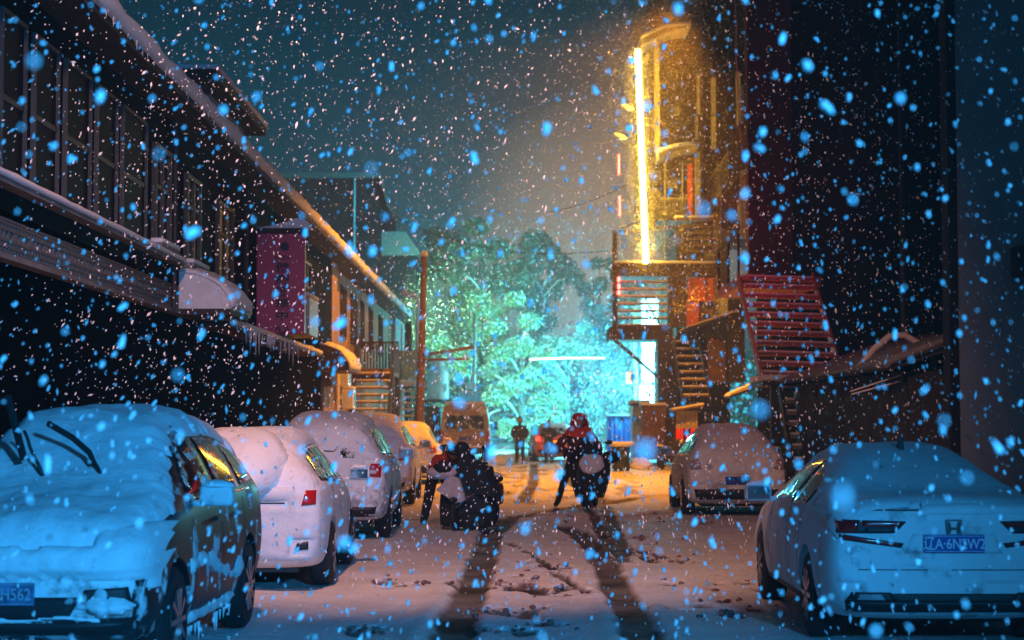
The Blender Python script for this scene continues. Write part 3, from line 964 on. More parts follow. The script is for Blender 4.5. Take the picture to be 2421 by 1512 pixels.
# diagonal stair railings high on the tower
def rail(p0, p1, p2, p3, Y, n, name="stair_railing"):
    a, b_, c, d = W(*p0, Y), W(*p1, Y), W(*p2, Y), W(*p3, Y)
    m = MB(); m.bar(a, b_, .05); m.bar(c, d, .06)
    for k in range(n):
        u = k / (n - 1)
        m.bar(a.lerp(b_, u), c.lerp(d, u), .02)
    return m.build(name, PAINTSTEEL, nb)
rail((1672, 430), (1722, 358), (1672, 500), (1722, 425), 67.4, 13)
rail((1772, 260), (1875, 165), (1772, 350), (1880, 250), 56, 9)
m = MB(); m.bar(W(1665, 520, 67.4), W(1745, 412, 67.4), .07); m.build("stair_stringer", WOOD, nb)
m = MB(); m.bar(W(1755, 425, 56), W(1885, 190, 56), .06); m.build("stair_stringer", WOOD, nb)
# smaller clutter on the tower front
m = MB()
a, b_ = tp(1560, 512, TY + 1.0), tp(1644, 470, TY + 1.0)
for k in range(15):
    x = a.x + (b_.x - a.x) * k / 14
    m.box(x - .012, x + .012, TY + 1.0, TY + 1.02, a.z, b_.z)
m.box(a.x, b_.x, TY + .99, TY + 1.03, b_.z, b_.z + .05)
m.build("balcony_railing", PAINTSTEEL, nb)
tbox("balcony_slab", 1556, 1648, 512, 520, DARKWOOD, TY + .9, 2.0)
for (p0, p1, y0, y1) in ((1578, 1602, 425, 445), (1586, 1606, 250, 272), (1668, 1690, 590, 612)):
    tbox("meter_box", p0, p1, y0, y1, PAINTSTEEL, TY + 1.8, .4)
for px in (1571, 1612, 1703):
    m = MB(); m.tube([tp(px, 640, TY + 1.2), tp(px + 2, 380, TY + 1.2)], .035, 6); m.build("pipe", PAINTSTEEL, nb)
for (p0, q0, p1, q1) in ((1559, 150, 1640, 230), (1560, 300, 1690, 270), (1600, 655, 1725, 600), (1460, 540, 1556, 470)):
    a, b_ = tp(p0, q0, TY + 1.1), tp(p1, q1, TY + 1.1)
    mid = a.lerp(b_, .5) - Vector((0, 0, .25))
    m = MB(); m.tube([a, a.lerp(mid, .5) - Vector((0, 0, .06)), mid, mid.lerp(b_, .5) - Vector((0, 0, .06)), b_], .018, 5); m.build("cable", RUBBER, nb)
# awning and under-stair
a, b_ = tp(1620, 776, TY - 3), tp(1726, 742, TY - 3)
m = MB(); m.prism([(a.x, a.z), (b_.x, b_.z), (b_.x, b_.z - .08), (a.x, a.z - .08)], TY - 4, TY + .3, 'Y'); o = m.build("awning", STEEL, nb)
m = MB(); m.prism([(a.x, a.z + .003), (a.x + .05, a.z + .05), (b_.x, b_.z + .09), (b_.x, b_.z + .003)], TY - 4.03, TY + .3, 'Y'); m.build("awning_snow", SNOW, o)
tbox("awning_wall", 1722, 1760, 690, 900, SHED, TY - 4, 4)
us = stair("outdoor_stair", "orange lit open stair under the neon tower awning", Xs(1606, 62, 4), Xs(1671, 62, 4), 61.0, 64.4, Zs(952, 61), Zs(808, 64.4), 8, WOOD, DARKWOOD, tw=.3, th=.05, rail=False)
for k in range(7):
    tbox("plank", 1674 + k * 7, 1680 + k * 7, 800 + rnd.randint(0, 8), 905, WOOD, TY - 3.2 + rnd.uniform(-.03, .03), .05)
# small canopy and curtain strips below the stair
a, b_ = W(1588, 968, 60), W(1662, 956, 60)
t = thing("plastic_strip_curtain", "hanging strip curtain with red lit lower ends below the stair", "curtain", ((a.x + b_.x) / 2, 60, 0))
m = MB(); m.prism([(a.x, a.z), (b_.x, b_.z), (b_.x, b_.z - .06), (a.x, a.z - .06)], 59.7, 61, 'Y'); m.build("canopy_board", WOOD, t)
m = MB(); m.prism([(a.x, a.z + .003), (b_.x, b_.z + .003), (b_.x, b_.z + .06), (a.x, a.z + .05)], 59.68, 61, 'Y'); m.build("snow_cap", SNOW, t)
STRIP = mat("plastic_strip", (0.45, 0.40, 0.36), .4, var=.3, vscale=6)
REDSTRIP = mat("red_lit_strip", (0.65, 0.015, 0.01), .6, emit=(1, .01, .005), estr=0.35)  # red lamp light on the strip ends put in as colour and glow
c0, c1 = W(1598, 970, 60.2), W(1650, 1056, 60.2)
for k in range(9):
    x = c0.x + (c1.x - c0.x) * k / 9
    w = (c1.x - c0.x) / 9 * .9
    yy = 60.15 + (k % 2) * .03
    m = MB(); m.box(x, x + w, yy, yy + .015, c1.z + .62, c0.z); s_ = m.build("strip", STRIP, t)
    if k not in (3, 5):
        m = MB(); m.box(x + .002, x + w - .002, yy - .002, yy + .016, c1.z + rnd.uniform(-.05, .2), c1.z + .618); m.build("red_end", REDSTRIP, s_)
# brown tarpaulin stall beside the column
BROWN = mat("brown_tarpaulin", (0.17, 0.09, 0.06), .75, bump=.5, bscale=5, var=.35, vscale=2)
def tarp(name, lab, cat, px0, px1, py0, py1, Y, mt, dep=1.0, folds=9, flare=0.0):
    a, b_ = W(px0, py1, Y), W(px1, py0, Y)
    t = thing(name, lab, cat, ((a.x + b_.x) / 2, Y + dep / 2, max(0, a.z)))
    m = MB()
    n, mrows = 30, 8
    vs, fs = [], []
    for j in range(mrows + 1):
        v = j / mrows
        z = a.z + (b_.z - a.z) * v
        for i in range(n + 1):
            u = i / n
            x = a.x + (b_.x - a.x) * u - flare * (1 - v) ** 2 * (1 - u)
            y = Y + .07 * math.sin(u * folds * 6.28) * (1 - v * .6) + .05 * fbm((u * 4, v * 2, folds))
            vs.append((x, y, z))
    for j in range(mrows):
        for i in range(n):
            p = j * (n + 1) + i
            fs.append((p, p + 1, p + n + 2, p + n + 1))
    m.add(vs, fs)
    m.build("front_sheet", mt, t, True, recalc=False)
    m = MB(); m.box(a.x + .03, b_.x - .03, Y + .16, Y + dep, a.z, b_.z - .01); m.build("stall_frame", mt, t)
    m = MB(); m.bbox(a.x - .05, b_.x + .05, Y - .1, Y + dep, b_.z + .0, b_.z + .1, .03); m.build("snow_cap", SNOW, t, True)
    return t
tarp("covered_stall", "brown tarpaulin covered stall at the foot of the neon tower", "stall", 1520, 1572, 958, 1086, 64.5, BROWN, 1.2, 7, .25)
BLUETARP = mat("blue_tarpaulin", (0.01, 0.22, 0.75), .6, bump=.4, bscale=5, var=.25, vscale=2)
tarp("covered_stall", "bright blue tarpaulin covered stall in the cyan lit street", "stall", 1437, 1492, 984, 1068, 74.0, BLUETARP, 1.4, 5)
m = MB(); a = W(1437, 985, 74); b_ = W(1496, 990, 74)
m.prism([(a.x - .05, a.z + .1), (a.x + .4, a.z + .22), (b_.x, b_.z + .02), (b_.x, b_.z - .1)], 73.9, 75.4, 'Y')
GLASSB = mat("milky_booth_panel", (0.42, 0.50, 0.50), .35, var=.2, vscale=3)
t = thing("market_booth", "small pale booth with sloping snowy roof beside the blue stall", "booth", (W(1512, 1000, 70).x, 70.5, 0))
a, b_ = W(1496, 1080, 70), W(1530, 958, 70)
m = MB(); m.box(a.x, b_.x, 70, 71.5, 0, b_.z); m.build("panel", GLASSB, t)
m = MB(); m.box(a.x - .1, b_.x + .12, 69.8, 71.7, b_.z + .003, b_.z + .09); m.build("roof", STEEL, t)
m = MB(); m.bbox(a.x - .1, b_.x + .12, 69.78, 71.7, b_.z + .093, b_.z + .2, .03); m.build("roof_snow", SNOW, t, True)
m = MB(); m.tube([(b_.x - .05, 69.9, b_.z), (b_.x - .1, 69.85, 1.2), (b_.x - .5, 69.8, .35), (b_.x - .8, 69.7, .05)], .03, 6); m.build("hose", WHITESTEEL, t, True)

# neon tube and the red tubes
NEON = mat("yellow_neon", (1, .8, .3), .3, emit=(1.0, 0.58, 0.050), estr=85)
REDNEON = mat("red_neon", (1, .1, .1), .3, emit=(1.0, 0.04, 0.03), estr=30)
t = thing("neon_light", "long upright yellow white neon tube on the tower front", "neon light", (tp(1527, 622, TY - .3).x, TY - .3, tp(1527, 622, TY - .3).z))
p0, p1 = tp(1527, 621, TY - .3), tp(1508, 117, TY - .3)
m = MB(); m.tube([p0, p0.lerp(p1, .5), p1], .10, 10); m.build("tube", NEON, t, True)
for u in (.02, .25, .5, .75, .98):
    q = p0.lerp(p1, u)
    m = MB(); m.box(q.x - .03, q.x + .03, TY - .2, TY + .2, q.z - .03, q.z + .03); m.build("bracket", STEEL, t)
q0, q1 = p0.lerp(p1, -.01), p0.lerp(p1, 1.01)
m = MB(); m.bar((q0.x, TY - .12, q0.z), (q1.x, TY - .12, q1.z), .10, .04); m.build("mounting_rail", STEEL, t)
for lab, px, y0, y1 in (("upper short red neon tube left of the yellow one", 1463, 365, 413), ("lower short red neon tube left of the yellow one", 1465, 465, 510)):
    a, b_ = tp(px, y1), tp(px, y0)
    t = thing("neon_light", lab, "neon light", (a.x, TY, a.z), 0, "red neon tubes on the tower")
    m = MB(); m.tube([a, b_], .03, 8); m.build("tube", REDNEON, t, True)
    m = MB(); m.bar(a + Vector((0, .1, 0)), b_ + Vector((0, .1, 0)), .05); m.bar(a + Vector((0, .1, .1)), Vector((tp(1548, 500).x, TY + .8, a.z + .1)), .04); m.build("bracket", STEEL, t)
for k, py in enumerate((660, 676, 691)):
    q = tp(1463, py, TY - .05)
    t = tag(MB().tube([q - Vector((0, 0, .07)), q + Vector((0, 0, .07))], .045, 8).build("indicator_lamp", REDNEON, None, True),
            ("topmost of the tiny red lamps on the left balcony post", "middle of the tiny red lamps on the left balcony post", "lowest of the tiny red lamps on the left balcony post")[k], "lamp", "tiny red lamps on the balcony post")
# satellite dishes
for lab, px, py in (("upper snow filled satellite dish left of the neon tube", 1484, 253), ("lower snow filled satellite dish left of the neon tube", 1466, 322)):
    q = tp(px, py, TY + .1)
    t = thing("satellite_dish", lab, "satellite dish", q, 0, "satellite dishes by the neon tube")
    m = MB(); m.lathe([(.02, -.12), (.12, -.10), (.22, -.03), (.27, .03), (.25, .04), (.1, -.05), (.02, -.07)], (0, 0, 0), 'Z', 14)
    d = m.build("dish", FROST, t, True, local=True); d.rotation_euler = (R(25), R(20), 0)
    m = MB(); m.tube([(0, 0, -.1), (.2, .3, -.3), (tp(1548, py).x - q.x, .7, -.3)], .03, 6); m.build("arm", STEEL, t, local=True)
# red wire dangling from above on the right
pts = [W(1735, -40, 45), W(1741, 60, 45), W(1740, 130, 45), W(1745, 200, 45), W(1748, 300, 45), W(1757, 360, 45), W(1762, 385, 45)]
tag(MB().tube(pts, .018, 6).build("hanging_wire", mat("pink_wire", (.7, .3, .32), .5), None, True), "thin pink wire hanging down in front of the dark right building", "wire")

# ------------------------------------------------------------------ end of the alley
t = thing("street_end_shop", "pale lit shop wall glimpsed under the neon tower", "building", (8, 88, 0))
m = MB(); m.box(Xs(1518, 86), Xs(1572, 86), 86, 92, -.2, 7.5); m.build("wall", WHITESTEEL, t)
m = MB(); m.box(Xs(1530, 85.9), Xs(1552, 85.9), 85.93, 85.99, 1.0, 3.0); m.build("window", GLASSB, t)
t = thing("shop_sign", "small red and yellow lit box sign on a white bracket", "sign", W(1488, 905, 76))
q = W(1488, 892, 76)
m = MB(); m.bbox(q.x - .11, q.x + .11, 76, 76.15, q.z - .26, q.z + .26, .02); m.build("sign_box", mat("red_sign", (.6, .02, .02), .4, emit=(1, .02, .02), estr=1.6), t)
m = MB(); m.box(q.x - .05, q.x + .06, 75.985, 75.998, q.z - .2, q.z + .2); m.build("sign_face", mat("yellow_sign", (.9, .6, .05), .4, emit=(1, .5, .05), estr=1.5), t)
m = MB(); m.bar((q.x + .1, 76.07, q.z - .28), (q.x + 1.3, 76.07, q.z - .28), .06); m.bar((q.x + .1, 76.07, q.z + .2), (q.x + .7, 76.07, q.z - .28), .04); m.build("bracket", WHITESTEEL, t)
WHITELIT = mat("lit_white_panel", (.9, .95, .95), .4, emit=(.75, 1, 1), estr=2.2)
t = thing("light_box", "glaring white light box sign behind the tower column", "sign", W(1528, 960, 78))
a, b_ = W(1512, 948, 78), W(1545, 900, 78)
m = MB(); m.prism([(a.x, a.z), (b_.x, a.z), (b_.x, b_.z), ((a.x + b_.x) / 2, b_.z + .25), (a.x, b_.z - .2)], 78, 78.2, 'Y'); m.build("lit_panel", WHITELIT, t)
m = MB(); m.bar((a.x - .03, 78.1, 0), (a.x - .03, 78.1, a.z + 3.3), .12); m.build("post", WHITESTEEL, t)
tag(MB().tube([W(1252, 849, 88), W(1340, 846, 88), W(1430, 846, 88)], .035, 6).build("tube_light", WHITELIT, None, True), "thin white tube light hanging level before the trees", "light")
# light pole with arm and signs
t = thing("lamp_post", "slim white post with small sign boards in the cyan light", "post", W(1120, 1000, 80))
a = W(1120, 1090, 80)
m = MB(); m.tube([(a.x, 80, 0), (W(1122, 740, 80).x, 80, W(1122, 740, 80).z)], [.10, .07], 10); m.build("post", WHITESTEEL, t, True)
q = W(1114, 912, 79.8); m = MB(); m.bbox(q.x - .25, q.x + .22, 79.72, 79.8, q.z - .15, q.z + .15, .01); f = m.build("sign_board", WHITESTEEL, t)
m = MB(); m.tube([W(1124, 885, 80), W(1206, 866, 80)], .04, 6); m.build("arm", WHITESTEEL, t)
q0, q1 = W(1088, 953, 79), W(1136, 927, 79)
m = MB(); m.box(q0.x, q1.x, 79, 79.1, q0.z, q1.z); m.build("sign_board", mat("pale_blue_sign", (.25, .55, .72), .5, var=.3, vscale=5), t)
m = MB()
for (x0, x1, z0, z1) in ((q0.x - .05, q1.x + .05, q1.z, q1.z + .05), (q0.x - .05, q1.x + .05, q0.z - .05, q0.z), (q0.x - .05, q0.x, q0.z, q1.z), (q1.x, q1.x + .05, q0.z, q1.z)):
    m.box(x0, x1, 78.97, 79.12, z0, z1)
m.build("sign_frame", WHITESTEEL, t)
# wooden pole with its cross pipes
POLE = mat("orange_brown_wood", (0.30, 0.14, 0.06), .85, bump=.6, bscale=10, var=.4, vscale=3)
t = thing("utility_pole", "tall round wooden pole at the end of the left row", "pole", (Xs(997, 65), 65, 0))
a, b_ = W(990, 1100, 65), W(1003, 600, 65)
m = MB(); m.tube([(a.x, 65, -.1), (b_.x, 65, b_.z)], [.16, .11], 12); m.build("shaft", POLE, t, True)
m = MB(); m.tube([W(1000, 838, 64.85), W(1060, 830, 65), W(1095, 824, 65), W(1118, 820, 65)], .06, 8); m.build("cross_pipe", POLE, t, True)
m = MB(); m.tube([W(1000, 850, 64.85), W(1108, 848, 65)], .05, 8); m.build("cross_pipe", POLE, t, True)
m = MB(); q = W(1003, 600, 65); m.blob(q, .16, .16, .14, 3); m.build("snow_cap", SNOW, t, True)
# water tank
t = thing("water_tank", "rounded white water tank on a stand behind the wooden pole", "tank", (Xs(1036, 80), 80, 0))
q = W(1036, 945, 80); zt = Zs(850, 80)
m = MB(); h = zt - q.z
m.lathe([(.05, 0), (.48, .0), (.52, .05), (.49, .1), (.52, .16), (.49, .22), (.52, .28), (.50, .36), (.50, h * .62), (.46, h * .74), (.34, h * .82), (.33, h * .84), (.36, h * .88), (.36, h * .95), (.28, h), (.02, h)], q, 'Z', 24)
m.build("tank", WHITESTEEL, t, True)
m = MB(); m.blob((q.x, 80, zt), .36, .36, .12, 2, flat=-.02); m.build("snow_cap", SNOW, t, True)
m = MB(); m.box(q.x - .6, q.x + .6, 79.4, 80.6, q.z - .12, q.z - .003)
for sx in (-.5, .5):
    for sy in (-.5, .5):
        m.bar((q.x + sx, 80 + sy, 0), (q.x + sx, 80 + sy, q.z - .12), .08)
m.build("stand", STEEL, t)
t = tag(MB().bbox(Xs(1004, 74), Xs(1040, 74), 74, 76, 0, 2.2, .02).build("electric_cabinet", mat("green_cabinet", (.05, .14, .13), .6, var=.3), None), "dark green cabinet between the wooden pole and the van", "cabinet")

# power lines
def wire(p0, p1, sag, lab, r=.02):
    pts = []
    for k in range(13):
        u = k / 12
        p = p0.lerp(p1, u)
        p.z -= sag * 4 * u * (1 - u)
        pts.append(p)
    tag(MB().tube(pts, r, 5).build("power_line", RUBBER, None), lab, "power line", "power lines across the alley")
wire(W(895, 490, 90), W(1440, 592, 68), .9, "thicker power line sagging from the far block to the tower")
wire(W(660, 432, 88), W(1050, 520, 92), .5, "power line drooping over the left roof towards the trees", .015)
wire(W(1300, 500, 70), W(1520, 415, 68), .2, "faint power line rising towards the neon tube", .012)

# ------------------------------------------------------------------ trees
LEAF = mat("evergreen_leaf", (0.075, 0.11, 0.045), .6, var=.5, vscale=1.5)
LEAF2 = mat("yellow_green_leaf", (0.15, 0.18, 0.05), .6, var=.4, vscale=1.5)
LEAFSNOW = mat("snow_dusted_leaf", (0.42, 0.46, 0.42), .8, var=.4, vscale=2)
BARK = mat("bark", (0.05, 0.038, 0.028), .9, bump=.7, bscale=8)
def tree(x, y, h, r, z0, label, n=7000, seed=0, snow=.3, leaf=LEAF, cat="tree", ls=.19):
    rg = random.Random(seed)
    t = thing("tree", label, cat, (x, y, 0))
    m = MB()
    m.tube([(x, y, -.2), (x + rg.uniform(-.2, .2), y, h * .3), (x + rg.uniform(-.5, .5), y + .2, h * .6), (x + rg.uniform(-.6, .6), y, h * .9)], [.035 * h * .7, .024 * h, .014 * h, .03], 8)
    m.build("trunk", BARK, t, True)
    lumps, m, ms = [], MB(), MB()
    for k in range(26):
        a = rg.random() * 6.283
        u = rg.random()
        zz = z0 + (h - z0) * (u * .95 + .03)
        rr = r * (math.sin(math.pi * min(1, .16 + .80 * u)) ** .6) * rg.uniform(.35, .98)
        c = Vector((x + rr * math.cos(a), y + rr * math.sin(a) * .8, zz))
        lumps.append((c, rg.uniform(.2, .36) * r))
        if k % 2 == 0:
            s0 = Vector((x, y, max(.8, zz - rr * .8)))
            mid = s0.lerp(c, .5) + Vector((0, 0, .35))
            m.tube([s0, mid, c], [.09, .06, .02], 5)
            ms.tube([s0 + Vector((0, 0, .1)), mid + Vector((0, 0, .08)), c + Vector((0, 0, .04))], [.06, .05, .02], 5)
    m.build("branches", BARK, t, True)["kind"] = "stuff"; ms.build("branch_snow", SNOW, t, True)["kind"] = "stuff"
    vs, fs, mi = [], [], []
    for k in range(n):
        c, lr = lumps[rg.randrange(len(lumps))]
        d = Vector((rg.gauss(0, 1), rg.gauss(0, 1), rg.gauss(0, 1))).normalized() * lr * (rg.random() ** .45)
        p = c + Vector((d.x, d.y, d.z * .75))
        if p.z < .2: continue
        u = Vector((rg.gauss(0, 1), rg.gauss(0, 1), rg.gauss(0, .5) - .3)).normalized()
        s_ = ls * rg.uniform(.5, 1.3)
        w = u.cross(Vector((rg.gauss(0, .5), rg.gauss(0, .5), 1))).normalized() * s_ * .38
        o = len(vs)
        vs += [p, p + u * s_ * .5 + w, p + u * s_, p + u * s_ * .5 - w]
        fs.append((o, o + 1, o + 2, o + 3))
        mi.append(1 if (rg.random() < snow * (1.5 if d.z > 0 else .5)) else 0)
    m = MB(); m.v, m.f, m.mi = [tuple(v) for v in vs], fs, mi
    o = m.build("crown", [leaf, LEAFSNOW], t, recalc=False)
    return t
tr = [(1060, 118, 14.4, 3.3, 1.2, "tall dark evergreen tree behind the utility pole, left of the group", LEAF, 8000, .10),
      (1150, 112, 14.6, 3.4, 1.5, "tallest broad tree in the middle of the group", LEAF, 9000, .12),
      (1285, 114, 13.4, 3.2, 1.0, "round topped tree right of the tallest tree", LEAF, 8500, .12),
      (1120, 98, 8.6, 2.7, .6, "snow laden green tree close behind the white lamp post", LEAF2, 9000, .34),
      (1235, 96, 8.4, 2.6, .4, "snowy low tree glowing green in the middle above the pedestrians", LEAF2, 9000, .40),
      (1345, 97, 7.0, 2.4, .3, "cyan lit snowy tree above the red car", LEAF, 9000, .42),
      (1440, 100, 6.6, 2.4, .3, "cyan lit bushy tree behind the blue stall", LEAF, 9000, .42),
      (1420, 110, 12.0, 1.9, 2.0, "slim dark tree left of the neon tower", LEAF, 5000, .1),
      (1500, 112, 11.0, 2.2, 1.0, "dim tree standing behind the tower balcony", LEAF, 5000, .15)]
for k, (px, Y, h, r, z0, lab, lf, n, sn) in enumerate(tr):
    tree(Xs(px, Y), Y, h, r, z0, lab, int(n * (2.6 if Y > 105 else 3.2)), 40 + k, sn * (1 if Y > 105 else .55), lf, ls=(.26 if Y > 105 else .13))
# dim wood that closes the view behind the trees
rg = random.Random(5)
vs, fs = [], []
for k in range(16000):
    x = rg.uniform(-14, 22); y = rg.uniform(124, 130)
    top = 6.0 + 2.0 * noise.noise(Vector((x * .3, 0, 0))) + 1.0 * noise.noise(Vector((x * 1.1, 4, 0)))
    p = Vector((x, y, rg.uniform(0, top)))
    u = Vector((rg.gauss(0, 1), rg.gauss(0, 1), rg.gauss(0, .6))).normalized() * rg.uniform(.3, .6)
    w = u.cross(Vector((rg.gauss(0, 1), rg.gauss(0, 1), 1))).normalized() * .2
    o = len(vs)
    vs += [p, p + u * .5 + w, p + u, p + u * .5 - w]; fs.append((o, o + 1, o + 2, o + 3))
m = MB(); m.v, m.f, m.mi = [tuple(v) for v in vs], fs, [0 if rg.random() < .75 else 1 for _ in fs]
tag(m.build("far_wood", [LEAF, SNOW], None, recalc=False), "dim snowy wood closing the view at the end", kind="stuff")
# snow piles along the street at the end
for k, (px, Y, r, lab) in enumerate(((1195, 73, .75, "low dazzling white snow bank left of the pedestrians"), (1428, 71, .62, "bright square snow heap right of the red hooded rider"), (1255, 77, .8, "snow bank beside the red car rear"))):
    x = Xs(px, Y, 0)
    tag(MB().blob((x, Y, .05), r * 1.4, r * 1.2, r * .55 if k == 1 else r * .3, k, .3, 3, flat=-.1).build("snow_pile", SNOW, None, True), lab, "snow pile")
tag(MB().blob((Xs(1180, 70, 0), 69.5, .02), .45, .4, .2, 9, .5, 3, flat=-.05).build("snow_pile", SNOW, None, True), "small dirty lump of snow beside the van corner", "snow pile")
# ------------------------------------------------------------------ cars
MIRROR = mat("mirror_glass", (.75, .78, .8), .08, 1.0)
CARBLACK = mat("dark_paint", (0.012, 0.014, 0.015), .25, coat=.6)
CARWHITE = mat("white_paint", (0.72, 0.73, 0.74), .35, coat=.4, var=.15, vscale=5)
def dusted(name, base, amount, scale=5.0, rough=.35):
    """car paint with patches of dry snow sticking to it"""
    if name in MATS: return MATS[name]
    m = bpy.data.materials.new(name); m.use_nodes = True
    t = m.node_tree; b = t.nodes["Principled BSDF"]
    co = t.nodes.new("ShaderNodeTexCoord")
    n1 = t.nodes.new("ShaderNodeTexNoise"); n1.inputs["Scale"].default_value = scale; n1.inputs["Detail"].default_value = 10; n1.inputs["Roughness"].default_value = .65
    t.links.new(co.outputs["Object"], n1.inputs["Vector"])
    mr = t.nodes.new("ShaderNodeMapRange")
    mr.inputs["From Min"].default_value = .62 - amount * .3; mr.inputs["From Max"].default_value = .70 - amount * .3
    t.links.new(n1.outputs["Fac"], mr.inputs["Value"])
    mx = t.nodes.new("ShaderNodeMix"); mx.data_type = 'RGBA'
    mx.inputs[6].default_value = (*base, 1); mx.inputs[7].default_value = (.76, .78, .80, 1)
    t.links.new(mr.outputs[0], mx.inputs[0]); t.links.new(mx.outputs[2], b.inputs["Base Color"])
    rr = t.nodes.new("ShaderNodeMapRange"); rr.inputs["To Min"].default_value = rough; rr.inputs["To Max"].default_value = .8
    t.links.new(mr.outputs[0], rr.inputs["Value"]); t.links.new(rr.outputs[0], b.inputs["Roughness"])
    bp = t.nodes.new("ShaderNodeBump"); bp.inputs["Strength"].default_value = .5; bp.inputs["Distance"].default_value = .012
    t.links.new(mr.outputs[0], bp.inputs["Height"]); t.links.new(bp.outputs[0], b.inputs["Normal"])
    MATS[name] = m
    return m
DARKDUST = dusted("dark_paint_with_snow_dust", (0.010, 0.014, 0.016), .30, 4.0, .42)
WHITEDUST = dusted("white_paint_with_snow_dust", (0.40, 0.40, 0.41), .80, 3.2, .35)
SILVERDUST = dusted("silver_paint_with_snow_dust", (0.34, 0.33, 0.32), .75, 3.0, .35)
GLASSDUST = dusted("glass_with_snow_dust", (0.006, 0.008, 0.009), .22, 6.0, .06)
REDPAINT = mat("red_paint", (0.9, 0.15, 0.05), .4, var=.15, vscale=4)

def ring(st):
    y, zl, zm, zb, zt, wl, wm, wb, wt = st
    h = [(0, zl), (wl * .85, zl), (wl, zl + .07), (wm, zm), (wb, zb), (wb + (wt - wb) * .14, zb + .14 * (zt - zb)), (wt, zt - .12 * (zt - zb) - .008), (wt * .6, zt), (0, zt + .012)]
    return [(x, y, z) for x, z in h] + [(-x, y, z) for x, z in h[7:0:-1]]

def smooth_body(stations, wheels, wr, levels=2):
    vs, fs = [], []
    n = 16
    for st in stations:
        vs += ring(st)
    for i in range(len(stations) - 1):
        for k in range(n):
            a, b = i * n + k, i * n + (k + 1) % n
            fs.append((a, b, b + n, a + n))
    for base in (0, (len(stations) - 1) * n):
        Rr = lambda i: base + i
        Ll = lambda i: base + (0 if i == 0 else (8 if i == 8 else 16 - i))
        fs.append((Rr(0), Rr(1), Ll(1)))
        for i in range(1, 7):
            fs.append((Rr(i), Rr(i + 1), Ll(i + 1), Ll(i)))
        fs.append((Rr(7), Rr(8), Ll(7)))
    me = bpy.data.meshes.new("tmp")
    me.from_pydata(vs, [], fs)
    bm = bmesh.new(); bm.from_mesh(me); bmesh.ops.recalc_face_normals(bm, faces=bm.faces[:]); bm.to_mesh(me); bm.free()
    o = bpy.data.objects.new("tmp", me); col.objects.link(o)
    sb = o.modifiers.new("s", 'SUBSURF'); sb.levels = levels; sb.render_levels = levels
    dg = bpy.context.evaluated_depsgraph_get()
    me1 = bpy.data.meshes.new_from_object(o.evaluated_get(dg))
    bm = bmesh.new(); bm.from_mesh(me1)
    bvh = BVHTree.FromBMesh(bm)
    bm.free()
    # wheel wells
    o.modifiers.clear(); o.data = me1
    cuts = []
    for y in wheels:
        for s in (-1, 1):
            mb = MB(); mb.lathe([(wr + .045, s * .58), (wr + .045, s * 1.3)], (0, y, wr + .01), 'X', 28)
            c = mb.build("cut", BLACK, None, local=True)
            cuts.append(c)
            bo = o.modifiers.new("b", 'BOOLEAN'); bo.operation = 'DIFFERENCE'; bo.object = c; bo.solver = 'EXACT'
    dg = bpy.context.evaluated_depsgraph_get()
    me2 = bpy.data.meshes.new_from_object(o.evaluated_get(dg))
    bpy.data.objects.remove(o)
    for c in cuts: bpy.data.objects.remove(c)
    me2.polygons.foreach_set("use_smooth", [True] * len(me2.polygons))
    me2.set_sharp_from_angle(angle=R(40))
    return me2, bvh

def quad_patch(bvh, corners, axis, sgn, n=10, m=4, off=.004, back=.02, mb=None):
    """four corners in the plane across axis, projected onto the body; a thin conformal plate"""
    mb = mb or MB()
    c = corners
    pts = []
    for j in range(m + 1):
        v = j / m
        for i in range(n + 1):
            u = i / n
            a = (c[0][0] * (1 - u) + c[1][0] * u) * (1 - v) + (c[3][0] * (1 - u) + c[2][0] * u) * v
            b = (c[0][1] * (1 - u) + c[1][1] * u) * (1 - v) + (c[3][1] * (1 - u) + c[2][1] * u) * v
            if axis == 'Y': o, d = Vector((a, sgn * 6, b)), Vector((0, -sgn, 0))
            elif axis == 'X': o, d = Vector((sgn * 4, a, b)), Vector((-sgn, 0, 0))
            else: o, d = Vector((a, b, 4)), Vector((0, 0, -1))
            h = bvh.ray_cast(o, d)
            pts.append((h[0] - d * off) if h[0] else None)
    if any(p is None for p in pts):
        good = [p for p in pts if p is not None]
        if not good: return mb
        for i, p in enumerate(pts):
            if p is None:
                pts[i] = min(good, key=lambda g: (g - good[0]).length)
    d = {'Y': Vector((0, -sgn, 0)), 'X': Vector((-sgn, 0, 0)), 'Z': Vector((0, 0, -1))}[axis] * back
    N = len(pts)
    vs = pts + [p + d for p in pts]
    fs = []
    w = n + 1
    for j in range(m):
        for i in range(n):
            a = j * w + i
            fs.append((a, a + 1, a + w + 1, a + w))
            fs.append((N + a, N + a + w, N + a + w + 1, N + a + 1))
    border = [i for i in range(w)] + [j * w + n for j in range(1, m + 1)] + [m * w + i for i in range(n - 1, -1, -1)] + [j * w for j in range(m - 1, 0, -1)]
    for k in range(len(border)):
        a, b = border[k], border[(k + 1) % len(border)]
        fs.append((a, a + N, b + N, b))
    return mb.add(vs, fs)

